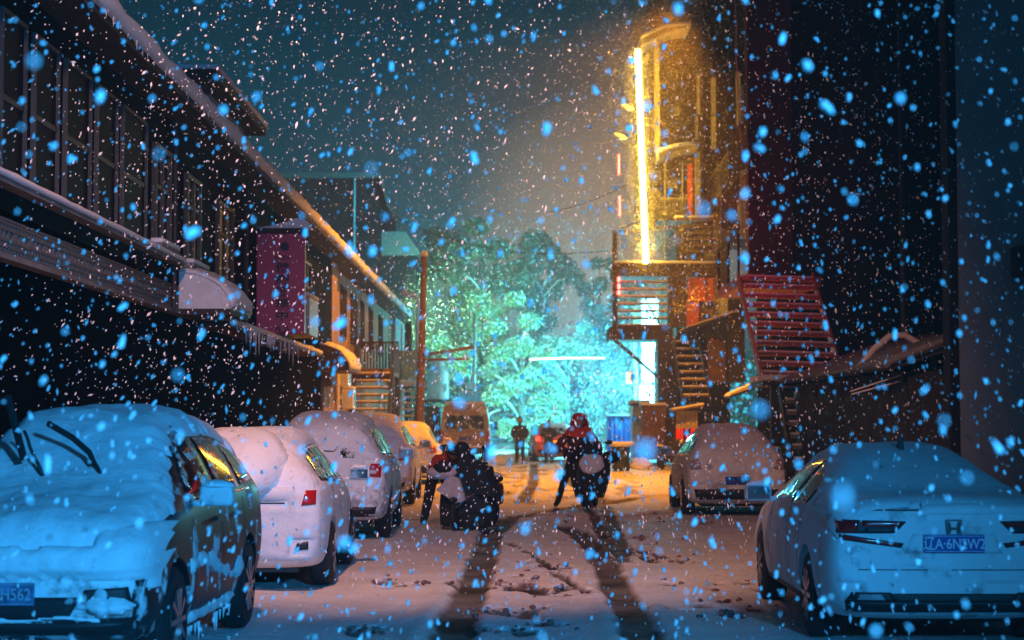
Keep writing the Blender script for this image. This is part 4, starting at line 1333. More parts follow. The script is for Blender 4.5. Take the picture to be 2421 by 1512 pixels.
def snow_shell(bvh, axis, sgn, a0, a1, b0, b1, na, nb, th, mode=.5, levels=4):
    """snow lying on (axis Z) or stuck against (axis Y / X) the body; th(hit, normal, a, b) gives the thickness"""
    H = {}
    for j in range(nb + 1):
        for i in range(na + 1):
            a, b = a0 + (a1 - a0) * i / na, b0 + (b1 - b0) * j / nb
            if axis == 'Y': o, d = Vector((a, sgn * 6, b)), Vector((0, -sgn, 0))
            elif axis == 'X': o, d = Vector((sgn * 4, a, b)), Vector((-sgn, 0, 0))
            else: o, d = Vector((a, b, 4)), Vector((0, 0, -1))
            h = bvh.ray_cast(o, d)
            if h[0] is None: continue
            t = th(h[0], h[1], a, b)
            if t is None: continue
            H[(i, j)] = (h[0], h[1], t, -d)
    # taper towards the edge of the snow
    depth = {k: 0 for k in H}
    cur = set(H)
    lev = 0
    while cur and lev < levels:
        nxt = {k for k in cur if all((k[0] + x, k[1] + y) in cur for x in (-1, 0, 1) for y in (-1, 0, 1))}
        for k in nxt: depth[k] += 1
        cur = nxt; lev += 1
    idx, vs, fs = {}, [], []
    for k, (p, nrm, t, up) in H.items():
        e = .05 + .95 * math.sin(depth[k] / levels * math.pi / 2) ** .7
        dirv = (nrm * mode + up * (1 - mode)).normalized()
        idx[k] = len(vs)
        vs.append(p + dirv * (t * e) - nrm * .006 * (1 if depth[k] == 0 else 0))
    for (i, j) in H:
        q = [(i, j), (i + 1, j), (i + 1, j + 1), (i, j + 1)]
        if all(c in idx for c in q):
            ps = [vs[idx[c]] for c in q]
            if max((ps[x] - ps[x - 1]).length for x in range(4)) < .45:
                fs.append([idx[c] for c in q])
    m = MB()
    m.v, m.f, m.mi = [tuple(v) for v in vs], [tuple(f) for f in fs], [0] * len(fs)
    return m

def make_wheel(root, x, y, r, w, s):
    m = MB()
    pr = [(r * .62, -w / 2), (r * .9, -w / 2), (r * .985, -w * .38), (r, -w * .2), (r, w * .2), (r * .985, w * .38), (r * .9, w / 2), (r * .62, w / 2)]
    m.lathe(pr, (x, y, r), 'X', 28)
    t = m.build("wheel", RUBBER, root, False, local=True)
    m = MB(); m.lathe([(r * .60, 0), (r * .63, s * .012), (r * .58, s * .02), (r * .55, -s * .03), (r * .15, -s * .01), (r * .12, s * .008), (.01, s * .01)], (x + s * (w / 2 - .008), y, r), 'X', 24)
    rim = m.build("rim", BLACK, t, True, local=True)
    m = MB()
    for k in range(10):
        a = 2 * math.pi * k / 10
        c = Vector((x + s * w / 2, y, r))
        m.bar(c + Vector((s * .006, math.cos(a) * r * .1, math.sin(a) * r * .1)), c + Vector((s * .004, math.cos(a) * r * .6, math.sin(a) * r * .6)), .035, .02, (1, 0, 0))
    m.build("spokes", RIM, t, False, local=True)
    return t

TYPES = {
 'sedan': dict(L=4.9, wr=.335, wy=(-1.42, 1.41), st=[
    (-2.44, .36, .62, .90, 1.02, .66, .74, .72, .52), (-2.38, .27, .60, .95, 1.075, .80, .88, .83, .66), (-2.15, .21, .58, .97, 1.095, .87, .925, .88, .73),
    (-1.75, .19, .58, .98, 1.11, .89, .94, .89, .73), (-1.45, .18, .58, .98, 1.17, .90, .945, .89, .66), (-.75, .18, .58, .97, 1.41, .90, .94, .89, .57),
    (-.1, .18, .58, .96, 1.475, .90, .935, .89, .585), (.45, .18, .58, .95, 1.45, .90, .935, .885, .58), (1.15, .18, .58, .93, 1.08, .90, .935, .88, .70),
    (1.45, .18, .58, .90, .99, .90, .935, .87, .72), (2.05, .20, .55, .82, .90, .88, .92, .84, .66), (2.35, .26, .52, .72, .80, .78, .84, .74, .56), (2.45, .32, .50, .62, .68, .62, .68, .60, .45)]),
 'hatch': dict(L=4.3, wr=.33, wy=(-1.28, 1.30), st=[
    (-2.14, .36, .62, .92, 1.0, .66, .74, .70, .55), (-2.08, .27, .60, .97, 1.08, .80, .87, .82, .70), (-1.85, .21, .58, 1.0, 1.22, .86, .90, .86, .66),
    (-1.45, .19, .58, 1.0, 1.44, .87, .91, .87, .58), (-.9, .18, .58, .99, 1.53, .88, .91, .87, .59), (-.1, .18, .58, .98, 1.55, .88, .91, .87, .60),
    (.45, .18, .58, .97, 1.51, .88, .91, .865, .59), (1.05, .18, .58, .95, 1.14, .88, .91, .86, .70), (1.3, .18, .58, .93, 1.03, .88, .91, .85, .71),
    (1.8, .20, .55, .86, .95, .86, .89, .82, .66), (2.05, .26, .52, .74, .82, .76, .81, .72, .55), (2.14, .32, .50, .64, .70, .60, .66, .58, .44)]),
 'suv': dict(L=4.55, wr=.36, wy=(-1.33, 1.36), st=[
    (-2.26, .42, .72, 1.05, 1.2, .70, .78, .74, .60), (-2.20, .33, .70, 1.08, 1.35, .82, .89, .85, .68), (-1.95, .27, .68, 1.10, 1.56, .88, .925, .885, .63),
    (-1.4, .25, .68, 1.10, 1.67, .89, .93, .89, .62), (-.7, .24, .68, 1.09, 1.71, .90, .93, .89, .63), (.0, .24, .68, 1.08, 1.71, .90, .93, .89, .635),
    (.4, .24, .68, 1.07, 1.66, .90, .93, .885, .62), (1.05, .24, .68, 1.05, 1.25, .90, .93, .88, .72), (1.3, .24, .68, 1.03, 1.13, .90, .93, .875, .74),
    (1.9, .26, .66, .96, 1.06, .88, .92, .85, .70), (2.16, .32, .62, .88, .97, .80, .87, .78, .62), (2.27, .40, .60, .76, .86, .66, .74, .66, .50)]),
}
BODY = {}
def get_body(k):
    if k not in BODY:
        BODY[k] = smooth_body(TYPES[k]['st'], TYPES[k]['wy'], TYPES[k]['wr'])
    return BODY[k]

def car(kind, label, loc, rz, paint, snow_t=.08, group="snow covered parked cars", seed=0, glass=GLASSDUST, roof_m=SNOW, detail=True, mirror_m=None, name="parked_car", snow_low=.25, res=1):
    T = TYPES[kind]
    me, bvh = get_body(kind)
    t = thing(name, label, "car", loc, rz, group)
    me = me.copy(); me.materials.clear(); me.materials.append(paint)
    b = bpy.data.objects.new("body", me); col.objects.link(b); b.parent = t
    for y in T['wy']:
        for s in (-1, 1):
            make_wheel(t, s * .80, y, T['wr'], .215, s)
    # dark wheel well liners and floor
    m = MB(); m.box(-.6, .6, T['wy'][0] - .5, T['wy'][1] + .5, .17, .30); m.build("underbody", BLACK, t, local=True)
    # side windows
    ws = {'sedan': [((-1.05, 1.02), (-.42, 1.0), (-.42, 1.36), (-.85, 1.30)), ((-.36, 1.0), (.80, .99), (.38, 1.33), (-.36, 1.36))],
          'hatch': [((-1.6, 1.08), (-1.0, 1.05), (-1.0, 1.42), (-1.35, 1.36)), ((-.95, 1.05), (-.15, 1.03), (-.15, 1.45), (-.95, 1.43)), ((-.1, 1.03), (.82, 1.02), (.38, 1.39), (-.1, 1.45))],
          'suv': [((-1.85, 1.2), (-1.2, 1.17), (-1.2, 1.53), (-1.7, 1.47)), ((-1.1, 1.16), (-.25, 1.14), (-.25, 1.56), (-1.1, 1.54)), ((-.17, 1.14), (.78, 1.12), (.38, 1.48), (-.17, 1.56))]}[kind]
    for s in (-1, 1):
        for c in ws:
            quad_patch(bvh, c, 'X', s, 8, 6, .004).build("side_window", glass, t, True, local=True)
        # door seams and handles
        m = MB()
        ds = {'sedan': (-.39, .72), 'hatch': (-.12, .78), 'suv': (-.21, .78)}[kind]
        zb = {'sedan': .96, 'hatch': 1.0, 'suv': 1.08}[kind]
        for y in ds + ({'sedan': -1.0, 'hatch': -.97, 'suv': -1.15}[kind],):
            quad_patch(bvh, ((y, .32), (y + .012, .32), (y + .012, zb), (y, zb)), 'X', s, 1, 8, .002, .01, m)
        m.build("door_seam", BLACK, t, local=True)["kind"] = "stuff"
        for y in (ds[0] + .12, ds[0] - .75):
            mb = quad_patch(bvh, ((y, zb - .13), (y + .17, zb - .13), (y + .17, zb - .10), (y, zb - .10)), 'X', s, 3, 1, .03, .025)
            mb.build("handle", paint, t, local=True)
        # mirror
        my = {'sedan': .62, 'hatch': .66, 'suv': .66}[kind]
        mz = {'sedan': 1.04, 'hatch': 1.08, 'suv': 1.16}[kind]
        m = MB(); m.bbox(s * 1.03 - .12, s * 1.03 + .12, my - .06, my + .06, mz - .075, mz + .075, .035)
        m.bar((s * .84, my, mz - .06), (s * .98, my, mz - .05), .05, .04)
        mi = m.build("mirror", mirror_m or paint, t, True, local=True)
        m = MB(); m.bbox(s * 1.03 - .098, s * 1.03 + .098, my - .066, my - .058, mz - .055, mz + .055, .003)
        g = m.build("mirror_glass", MIRROR, mi, local=True)
        m = MB(); m.blob((s * 1.03, my, mz + .062), .125, .075, .05, seed + 5, .25, 2, flat=0); m.build("mirror_snow", SNOW, mi, True, local=True)
        # sill snow / dirty lower edge
        m = MB()
        quad_patch(bvh, ((T['wy'][0] + .42, .22), (T['wy'][1] - .42, .22), (T['wy'][1] - .42, .30), (T['wy'][0] + .42, .30)), 'X', s, 10, 2, .012, .03, m)
        m.build("side_skirt", BLACK, t, True, local=True)
    # snow on everything that faces up
    L2 = T['L'] / 2
    def th(h, n, a, b_):
        if n.z < snow_low or abs(n.x) > .70 + .10 * noise.noise(Vector((a * 9, b_ * 5, seed))): return None
        k = sst(snow_low, .62, n.z)
        w = fbm((a * 1.7 + seed * 5, b_ * 1.3, seed), 3)
        w2 = noise.noise(Vector((a * 7 + seed, b_ * 7, 1)))
        if n.z < snow_low + .16 and w2 > .25: return None
        return max(.006, snow_t * (.35 + .65 * k) * (1 + .38 * w + .10 * w2)) 
    sh = snow_shell(bvh, 'Z', 1, -.98, .98, -L2 - .02, L2 + .02, 46 * res, 100 * res, th, .35, 4 * res)
    sh.build("snow_cover", SNOW, t, True, local=True)["kind"] = "stuff"
    return t, bvh

def lamp_quads(bvh, t, name, quads, sgn, m_, off=.006, n=10, mm=3, part_label=None, back=.02):
    mb = MB()
    for q in quads: quad_patch(bvh, q, 'Y', sgn, n, mm, off, back, mb)
    o = mb.build(name, m_, t, True, local=True)
    return o

def mirror_q(quads): return [tuple((-x, z) for x, z in q) for q in quads]

# ---- near right: white sedan seen from behind
t, bvh = car('sedan', "white snow dusted sedan with blue plate at the right front, seen from behind", (3.24, 13.0 + 2.44, 0), R(-.6), WHITEDUST, .035, seed=1, snow_low=.34, res=2)
for s in (0, 1):
    f = mirror_q if s else (lambda q: q)
    up = [((-.86, .875), (-.50, .872), (-.45, .955), (-.87, .965))]
    tl = lamp_quads(bvh, t, "tail_light", f([((-.87, .865), (-.424, .868), (-.338, .955), (-.875, .968))]), -1, BLACK, .006, 12, 5)
    lamp_quads(bvh, tl, "lens", f([((-.66, .915), (-.40, .915), (-.352, .948), (-.66, .952))]), -1, REDGLASS, .012, 8, 3)
    lamp_quads(bvh, tl, "lens", f([((-.82, .87), (-.70, .87), (-.68, .955), (-.84, .955))]), -1, REDGLASS, .012, 6, 5)
    lamp_quads(bvh, tl, "reflector", f([((-.64, .873), (-.44, .873), (-.415, .908), (-.64, .908))]), -1, CLEAR if False else BLACK, .012, 8, 3)
    lb_ = lamp_quads(bvh, t, "tail_light", f([((-.84, .822), (-.38, .762), (-.362, .796), (-.86, .868))]), -1, BLACK, .005, 12, 4)
    lamp_quads(bvh, lb_, "lens", f([((-.80, .826), (-.42, .774), (-.41, .794), (-.80, .850))]), -1, REDGLASS, .011, 10, 3)
    lamp_quads(bvh, t, "exhaust_trim", f([((-.78, .37), (-.42, .37), (-.46, .44), (-.74, .44))]), -1, BLACK, .006, 8, 3)
    mb = MB()
    quad_patch(bvh, ((-.70, .385), (-.50, .385), (-.53, .425), (-.68, .425)) if not s else ((.70, .385), (.50, .385), (.53, .425), (.68, .425)), 'Y', -1, 6, 2, .012, .02, mb)
    mb.build("exhaust_pipe", CHROME, t, local=True)
lamp_quads(bvh, t, "lower_bumper", [((-.76, .29), (.76, .29), (.78, .37), (-.78, .37))], -1, BLACK, .007, 24, 4)
lamp_quads(bvh, t, "diffuser", [((-.42, .37), (.42, .37), (.50, .432), (-.50, .432))], -1, STEEL, .005, 16, 3)
lamp_quads(bvh, t, "bumper_seam", [((-.86, .60), (.86, .60), (.86, .607), (-.86, .607))], -1, BLACK, .003, 30, 1)
lamp_quads(bvh, t, "boot_seam", [((-.60, 1.030), (.60, 1.030), (.60, 1.040), (-.60, 1.040))], -1, BLACK, .003, 26, 1)
lamp_quads(bvh, t, "plate_recess", [((-.36, .72), (.36, .72), (.30, .865), (-.30, .865))], -1, WHITEDUST, .003, 12, 4)
def plate(t, bvh, z, sgn, txt, tm=PLATEWHITE, pm=BLUEPLATE, w=.44, h=.13):
    h0 = bvh.ray_cast(Vector((0, sgn * 6, z)), Vector((0, -sgn, 0)))[0]
    y = h0.y + sgn * .022
    m = MB(); m.bbox(-w / 2, w / 2, y - .008, y + .008, z - h / 2, z + h / 2, .006)
    p = m.build("number_plate", pm, t, local=True)
    m = MB()
    for (x0, x1, z0, z1) in ((-w / 2 + .008, w / 2 - .008, h / 2 - .012, h / 2 - .008), (-w / 2 + .008, w / 2 - .008, -h / 2 + .008, -h / 2 + .012)):
        m.box(x0, x1, y + sgn * .009 - .001, y + sgn * .009 + .001, z + z0, z + z1)
    m.build("plate_border", tm, p, local=True)
    lettering(txt, .105, Vector((0, y + sgn * .0095, z - .004)), p, tm, rot=(R(90), 0, 0 if sgn < 0 else R(180)), depth=.0015, bold=.0012, sx=.82)
    return p
plate(t, bvh, .795, -1, "辽A·6N2W2")
h0 = bvh.ray_cast(Vector((0, -6, .91)), Vector((0, 1, 0)))[0]
y = h0.y - .012
m = MB()
for s in (-1, 1):
    m.prism([(s * .047, .955), (s * .030, .955), (s * .020, .915), (s * .022, .868), (s * .040, .868)], y - .006, y + .006, 'Y')
m.box(-.021, .021, y - .0055, y + .0055, .897, .912)
em = m.build("emblem", CHROME, t, local=True)
m = MB(); 
for (a, b_) in (((-.058, .965), (.058, .965)), ((.058, .965), (.048, .858)), ((.048, .858), (-.048, .858)), ((-.048, .858), (-.058, .965))):
    m.bar((a[0], y, a[1]), (b_[0], y, b_[1]), .008)
m.build("emblem_ring", CHROME, em, local=True)
m = MB(); q = bvh.ray_cast(Vector((0, -.55, 4)), Vector((0, 0, -1)))[0]
m.prism([(q.y - .12, q.z), (q.y + .06, q.z), (q.y - .10, q.z + .12)], -.02, .02, 'X'); m.build("roof_antenna", BLACK, t, local=True)
# snow stuck to the back of the sedan
def th_back(h, n, a, b_):
    w = fbm((a * 3, b_ * 5, 2)) 
    if .85 < b_ < .99 and abs(a) > .30: return None
    if .72 < b_ < .99 and abs(a) < .30: return None
    if .50 < b_ < .70 and w > -.05: return .018 + .02 * w
    if b_ >= .99 and w > -.35: return .03 + .02 * w
    return None
snow_shell(bvh, 'Y', -1, -.85, .85, .48, 1.1, 60, 30, th_back, .6).build("bumper_snow", SNOW, t, True, local=True)["kind"] = "stuff"

# ---- near left: dark sport utility car seen from the front
t, bvh = car('suv', "dark sport utility car buried in blue lit snow, wipers raised, at the left front", (-3.10, 11.05 + 2.27, 0), R(180 - 1.6), DARKDUST, .085, seed=2, snow_low=.24, mirror_m=SILVERDUST, res=3)
def th_front(h, n, a, b_):
    w = fbm((a * 2.2, b_ * 3.0, 7), 4)
    w2 = noise.noise(Vector((a * 9, b_ * 9, 3)))
    if .915 + .02 * w2 < b_ < .975 and abs(a) < .52 + .04 * w2: return None
    edge = .58 + .08 * w + .03 * w2
    if abs(a) < .52: edge = .69 + .03 * w2
    if .50 < abs(a) < .84 and b_ < .68: return None
    if b_ < edge: return None
    if b_ > 1.04: return None
    return .06 * (1 + .7 * w + .22 * w2) * (1.15 if b_ > .75 else .8)
snow_shell(bvh, 'Y', 1, -.90, .90, .46, 1.06, 80, 36, th_front, .75).build("front_snow", SNOW, t, True, local=True)["kind"] = "stuff"
lamp_quads(bvh, t, "bumper_skin", [((-.84, .47), (.84, .47), (.86, .72), (-.86, .72))], 1, SILVERDUST, .006, 30, 6)
lamp_quads(bvh, t, "grille", [((-.54, .905), (.54, .905), (.54, .985), (-.54, .985))], 1, BLACK, .012, 20, 2)
lamp_quads(bvh, t, "air_intake", [((-.42, .46), (.42, .46), (.50, .60), (-.50, .60))], 1, BLACK, .012, 16, 3)
for s in (-1, 1):
    c = ((s * .50, .56), (s * .80, .57), (s * .78, .66), (s * .52, .645))
    fl = lamp_quads(bvh, t, "fog_light", [c], 1, BLACK, .014, 8, 3)
    q = bvh.ray_cast(Vector((s * .62, 6, .61)), Vector((0, -1, 0)))[0]
    m = MB(); m.lathe([(.045, 0), (.04, .012), (.01, .018)], (q.x, q.y + .005, q.z), 'Y', 14); m.build("lens", CLEAR, fl, True, local=True)
    def th_clump(h, n, a, b_, s=s):
        u, v = (a - s * .65) / .20, (b_ - .535) / .075
        w = fbm((a * 9, b_ * 9, 3))
        return .075 * (1 - u * u - v * v) + .03 + .05 * w if u * u + v * v + w * .7 < 1 else None
    snow_shell(bvh, 'Y', 1, s * .65 - .24, s * .65 + .24, .43, .64, 34, 18, th_clump, .7).build("snow_clump", SNOW, t, True, local=True)["kind"] = "stuff"
    # headlight corner peeping through the snow
    lamp_quads(bvh, t, "headlight", [((s * .58, .80), (s * .86, .82), (s * .86, .92), (s * .60, .90))], 1, CLEAR, .005, 8, 3)
lamp_quads(bvh, t, "skid_plate", [((-.80, .36), (.80, .36), (.82, .44), (-.82, .44))], 1, BLACK, .008, 20, 3)
def th_skid(h, n, a, b_):
    w = fbm((a * 4, b_ * 6, 9))
    return .035 + .02 * w if abs(b_ - .462 - .02 * w) < .022 else None
snow_shell(bvh, 'Y', 1, -.62, .62, .42, .50, 50, 8, th_skid, .7).build("lip_snow", SNOW, t, True, local=True)["kind"] = "stuff"
plate(t, bvh, .62, 1, "辽A·5H562", tm=mat("frosted_plate_letter", (.30, .36, .45), .7), pm=mat("frosted_blue_plate", (.12, .20, .36), .7, var=.7, vscale=14, bump=.5, bscale=40), h=.14)
# raised wipers
def at_ws(x, y): 
    h = bvh.ray_cast(Vector((x, y, 4)), Vector((0, 0, -1)))[0]
    return h + Vector((0, 0, .06))
for lab, x0, mid, tip in (("a", -.36, Vector((-.23, 1.06, 1.45)), Vector((.02, 1.0, 1.63))), ("b", .05, Vector((.17, 1.12, 1.50)), Vector((.22, 1.10, 1.62)))):
    p0 = at_ws(x0, 1.14) - Vector((0, 0, .04))
    m = MB(); m.tube([p0, p0.lerp(mid, .5) + Vector((0, 0, .02)), mid, mid.lerp(tip, .5) + Vector((0, 0, .012)), tip], [.020, .014, .013, .013, .012], 6); w_ = m.build("wiper", BLACK, t, True, local=True)
    m = MB()
    if lab == "a":
        m.tube([mid.lerp(p0, .3) + Vector((0, .03, .01)), mid + Vector((0, .03, .02)), mid.lerp(tip, .5) + Vector((0, .03, .03)), tip + Vector((.06, .02, .04))], .022, 6)
    else:
        m.bar(Vector((.20, 1.16, 1.42)), Vector((.34, 1.10, 1.86)), .045, .03)
    m.build("wiper_blade", RUBBER, w_, local=True)
# thin icicles under the sill towards the alley
m = MB()
for k in range(16):
    yy = rnd.uniform(-.85, .85); l = rnd.uniform(.04, .15)
    q = bvh.ray_cast(Vector((-4, yy, .30)), Vector((1, 0, 0)))[0]
    m.tube([(q.x - .02, yy, .25), (q.x - .02, yy, .25 - l)], [.012, .002], 5)
o = m.build("icicles", ICE, t, local=True); o["kind"] = "stuff"
def th_sill(h, n, a, b_):
    w = fbm((a * 5, b_ * 7, 4))
    return .05 + .03 * w if abs(b_ - .30 - .03 * w) < .06 else None
snow_shell(bvh, 'X', -1, -.85, .85, .2, .42, 60, 12, th_sill, .6).build("sill_snow", SNOW, t, True, local=True)["kind"] = "stuff"
m = MB()
quad_patch(bvh, ((-1.5, 1.125), (.78, 1.10), (.78, 1.118), (-1.5, 1.143)), 'X', -1, 16, 1, .008, .02, m); m.build("window_trim", CHROME, t, True, local=True)
def th_door(h, n, a, b_):
    w = fbm((a * 3, b_ * 4, 12), 4)
    c = .62 + .10 * math.sin(a * 2.1)
    return .03 + .03 * w if abs(b_ - c - .05 * w) < .07 * (1 + w) else None
snow_shell(bvh, 'X', -1, -1.0, 1.0, .4, .95, 70, 24, th_door, .6).build("door_snow", SNOW, t, True, local=True)["kind"] = "stuff"

# ---- second left: hatchback with a big snow lump on its rear window
t, bvh = car('hatch', "pink lit white hatchback with round snow lump on its rear window", (-2.76, 17.5 + 2.14, 0), R(.8), WHITEDUST, .075, seed=3, snow_low=.22, res=2)
def th_lump(h, n, a, b_):
    u, v = (a + .02) / .56, (b_ - 1.22) / .33
    w = fbm((a * 3, b_ * 3, 5))
    q = u * u + v * v
    return .05 + .20 * max(0, 1 - q) ** .5 + .02 * w if q < 1 + .1 * w else None
snow_shell(bvh, 'Y', -1, -.64, .64, .86, 1.56, 60, 40, th_lump, .8).build("window_snow", SNOW, t, True, local=True)
def th_rear(h, n, a, b_):
    w = fbm((a * 3, b_ * 3, 15), 3)
    if abs(abs(a) - .72) < .10 and abs(b_ - .93) < .10: return None
    if abs(abs(a) - .66) < .085 and abs(b_ - .45) < .06: return None
    if .865 < b_ < .885 and abs(a) < .5: return None
    return .022 + .02 * w if (b_ < 1.05) else None
snow_shell(bvh, 'Y', -1, -.86, .86, .30, 1.08, 70, 40, th_rear, .7).build("rear_snow", FROST, t, True, local=True)["kind"] = "stuff"
lamp_quads(bvh, t, "boot_seam", [((-.5, .868), (.5, .868), (.5, .882), (-.5, .882))], -1, BLACK, .004, 20, 1)
for s in (-1, 1):
    lamp_quads(bvh, t, "tail_light", [((s * .66, .85), (s * .80, .86), (s * .80, 1.0), (s * .70, 1.0))], -1, REDGLASS, .008, 6, 5)
    lamp_quads(bvh, t, "reflector", [((s * .60, .41), (s * .73, .42), (s * .73, .50), (s * .62, .48))], -1, BLACK, .010, 6, 3)
# ---- third left
def rear_set(t, bvh, kind, lit=False, lens=REDGLASS, snow=True, seed=0, plate_m=True):
    z = {'suv': 1.0, 'hatch': .93, 'sedan': .9}[kind]
    for s in (-1, 1):
        l_ = lamp_quads(bvh, t, "tail_light", [((s * .62, z - .10), (s * .82, z - .11), (s * .83, z + .08), (s * .68, z + .08))], -1, lens, .008, 6, 5)
        lamp_quads(bvh, l_, "clear_lens", [((s * .63, z - .06), (s * .76, z - .06), (s * .76, z - .01), (s * .65, z - .01))], -1, CLEAR, .016, 5, 3)
    lamp_quads(bvh, t, "rear_window", [((-.52, z + .16), (.52, z + .16), (.44, z + .42), (-.44, z + .42))], -1, GLASSDUST, .004, 14, 6)
    lamp_quads(bvh, t, "lower_bumper", [((-.72, .30), (.72, .30), (.76, .48), (-.76, .48))], -1, BLACK, .008, 20, 4)
    m = MB()
    y = bvh.ray_cast(Vector((0, -6, .62)), Vector((0, 1, 0)))[0].y - .02
    m.bbox(-.22, .22, y - .008, y + .008, .56, .70, .006); m.build("number_plate", BLUEPLATE, t, local=True)
    if snow:
        def th(h, n, a, b_):
            w = fbm((a * 3 + seed, b_ * 3, 15), 3)
            if abs(abs(a) - .72) < .11 and abs(b_ - z) < .11: return None
            if b_ < .56 and abs(a) < .8: return None
            if abs(a) < .24 and b_ < .72: return None
            if w < -.28: return None
            return .03 + .03 * w
        snow_shell(bvh, 'Y', -1, -.84, .84, .48, 1.55, 50, 40, th, .7).build("rear_snow", SNOW, t, True, local=True)["kind"] = "stuff"
TAILLIT = mat("lit_tail_lamp", (.8, .03, .02), .3, emit=(1, .03, .02), estr=6)
t, bvh = car('suv', "salmon lit snow covered car third in the left row with dark lower bumper", (-2.66, 24.7 + 2.26, 0), R(.5), SILVERDUST, .10, seed=4, snow_low=.2)
rear_set(t, bvh, 'suv', seed=4)
t, bvh = car('suv', "snow covered car fourth in the left row behind the bent person", (-2.85, 34.5 + 2.26, 0), R(.5), SILVERDUST, .10, seed=5, snow_low=.2)
rear_set(t, bvh, 'suv', seed=5)
t, bvh = car('hatch', "orange lit rounded car at the far end of the left row", (-2.80, 46.0 + 2.14, 0), R(.5), WHITEDUST, .09, seed=6, snow_low=.2)
rear_set(t, bvh, 'hatch', seed=6)
# ---- right: pink lit hatchback beyond the sedan
t, bvh = car('hatch', "pink lit snow covered hatchback parked on the right beyond the white sedan", (3.95, 31.0 + 2.14, 0), R(-.5), WHITEDUST, .08, seed=7, snow_low=.2)
rear_set(t, bvh, 'hatch', seed=7, lens=mat("frosted_lens", (.45, .30, .32), .3))
# ---- red car in the far street
t, bvh = car('hatch', "red car with glowing tail lamps at the end of the alley", (Xs(1308, 72), 71.0 + 2.14, 0), R(3), REDPAINT, .02, seed=8, snow_low=.75, group="cars in the street at the end")
rear_set(t, bvh, 'hatch', lens=TAILLIT, snow=False)
lamp_quads(bvh, t, "light_bar", [((-.35, .76), (.40, .76), (.40, .84), (-.35, .84))], -1, mat("amber_strip", (.9, .35, .05), .3, emit=(1, .25, .02), estr=2.2), .01, 10, 2)

# ---- van seen from behind
VANP = dusted("cream_van_paint", (0.34, 0.21, 0.12), .2, 2.0, .45)
t = thing("parked_van", "tall boxy van with wide rear window behind the bent person", "van", (Xs(1099, 70.5), 73, 0), 0)
x0 = -.99; x1 = .99
m = MB()
prof = [(-.93, .42), (-.99, .55), (-.98, 1.15), (-.93, 1.7), (-.86, 2.12), (-.78, 2.24), (-.5, 2.29), (.5, 2.29), (.78, 2.24), (.86, 2.12), (.93, 1.7), (.98, 1.15), (.99, .55), (.93, .42)]
m.prism(prof, -2.2, 2.0, 'Y'); m.build("body", VANP, t, local=True)
m = MB(); m.prism([(-.92, .30), (.92, .30), (.99, .55), (-.99, .55)], -2.32, -2.2, 'Y'); m.build("rear_bumper", BLACK, t, local=True)
m = MB(); m.prism([(-.76, 1.30), (.76, 1.30), (.72, 1.84), (-.72, 1.84)], -2.225, -2.2, 'Y'); m.build("rear_window", GLASSDUST, t, local=True)
m = MB()
m.box(-.008, .008, -2.212, -2.2, 1.9, 2.26); m.box(-.85, .85, -2.212, -2.2, 1.20, 1.212); m.box(-.85, .85, -2.212, -2.2, .72, .732); m.build("door_seam", BLACK, t, local=True)["kind"] = "stuff"
for s in (-1, 1):
    m = MB(); m.bbox(s * .90 - .07, s * .90 + .07, -2.24, -2.19, .82, 1.18, .02); m.build("tail_light", REDGLASS, t, local=True)
    m = MB(); m.bar((s * .95, 1.2, 1.4), (s * 1.15, 1.1, 1.42), .04); m.bbox(s * 1.19 - .09, s * 1.19 + .09, 1.0, 1.12, 1.22, 1.58, .03); m.build("mirror", BLACK, t, local=True)
    for y in (-1.4, 1.3): make_wheel(t, s * .82, y, .33, .2, s)
m = MB(); m.bbox(-.24, .24, -2.23, -2.20, .86, 1.0, .005); m.build("number_plate", BLUEPLATE, t, local=True)
m = MB(); m.blob((.1, -2.215, 1.12), .08, .02, .03, 1, .1, 1); m.build("handle", CHROME, t, local=True)
m = MB(); m.bbox(-.80, .80, -2.22, 2.0, 2.292, 2.40, .05); m.build("snow_cover", SNOW, t, True, local=True)["kind"] = "stuff"
m = MB(); m.bbox(-.80, .80, -2.30, -2.21, .553, .62, .02); m.build("bumper_snow", SNOW, t, True, local=True)["kind"] = "stuff"

# ------------------------------------------------------------------ people and two wheelers
def skin_body(chains, radii, mats, zones, loc, name="body"):
    """chains: dict joint -> (parent, position); radii per joint; zones: joint -> material index"""
    names = list(chains)
    idx = {n: i for i, n in enumerate(names)}
    me = bpy.data.meshes.new("tmp")
    me.from_pydata([chains[n][1] for n in names], [(idx[n], idx[chains[n][0]]) for n in names if chains[n][0]], [])
    o = bpy.data.objects.new("tmp", me); col.objects.link(o)
    sk = o.modifiers.new("k", 'SKIN'); sk.use_smooth_shade = True; sk.branch_smoothing = .6
    sb = o.modifiers.new("s", 'SUBSURF'); sb.levels = 2; sb.render_levels = 2
    for n in names:
        v = me.skin_vertices[0].data[idx[n]]
        r_ = radii[n]
        v.radius = r_ if isinstance(r_, tuple) else (r_, r_)
        v.use_root = chains[n][0] is None
    dg = bpy.context.evaluated_depsgraph_get()
    me2 = bpy.data.meshes.new_from_object(o.evaluated_get(dg))
    bpy.data.objects.remove(o)
    me2.materials.clear()
    for k in mats: me2.materials.append(k)
    P = [(Vector(chains[n][1]), Vector(chains[chains[n][0]][1]) if chains[n][0] else Vector(chains[n][1]), zones[n]) for n in names]
    for p in me2.polygons:
        c = p.center
        best, bz = 1e9, 0
        for a, b, z in P:
            d = b - a
            t_ = max(0, min(1, (c - a).dot(d) / d.length_squared)) if d.length > 1e-6 else 0
            q = (c - a - d * t_).length
            if q < best: best, bz = q, z
        p.material_index = bz
        p.use_smooth = True
    bo = bpy.data.objects.new(name, me2)
    col.objects.link(bo)
    return bo

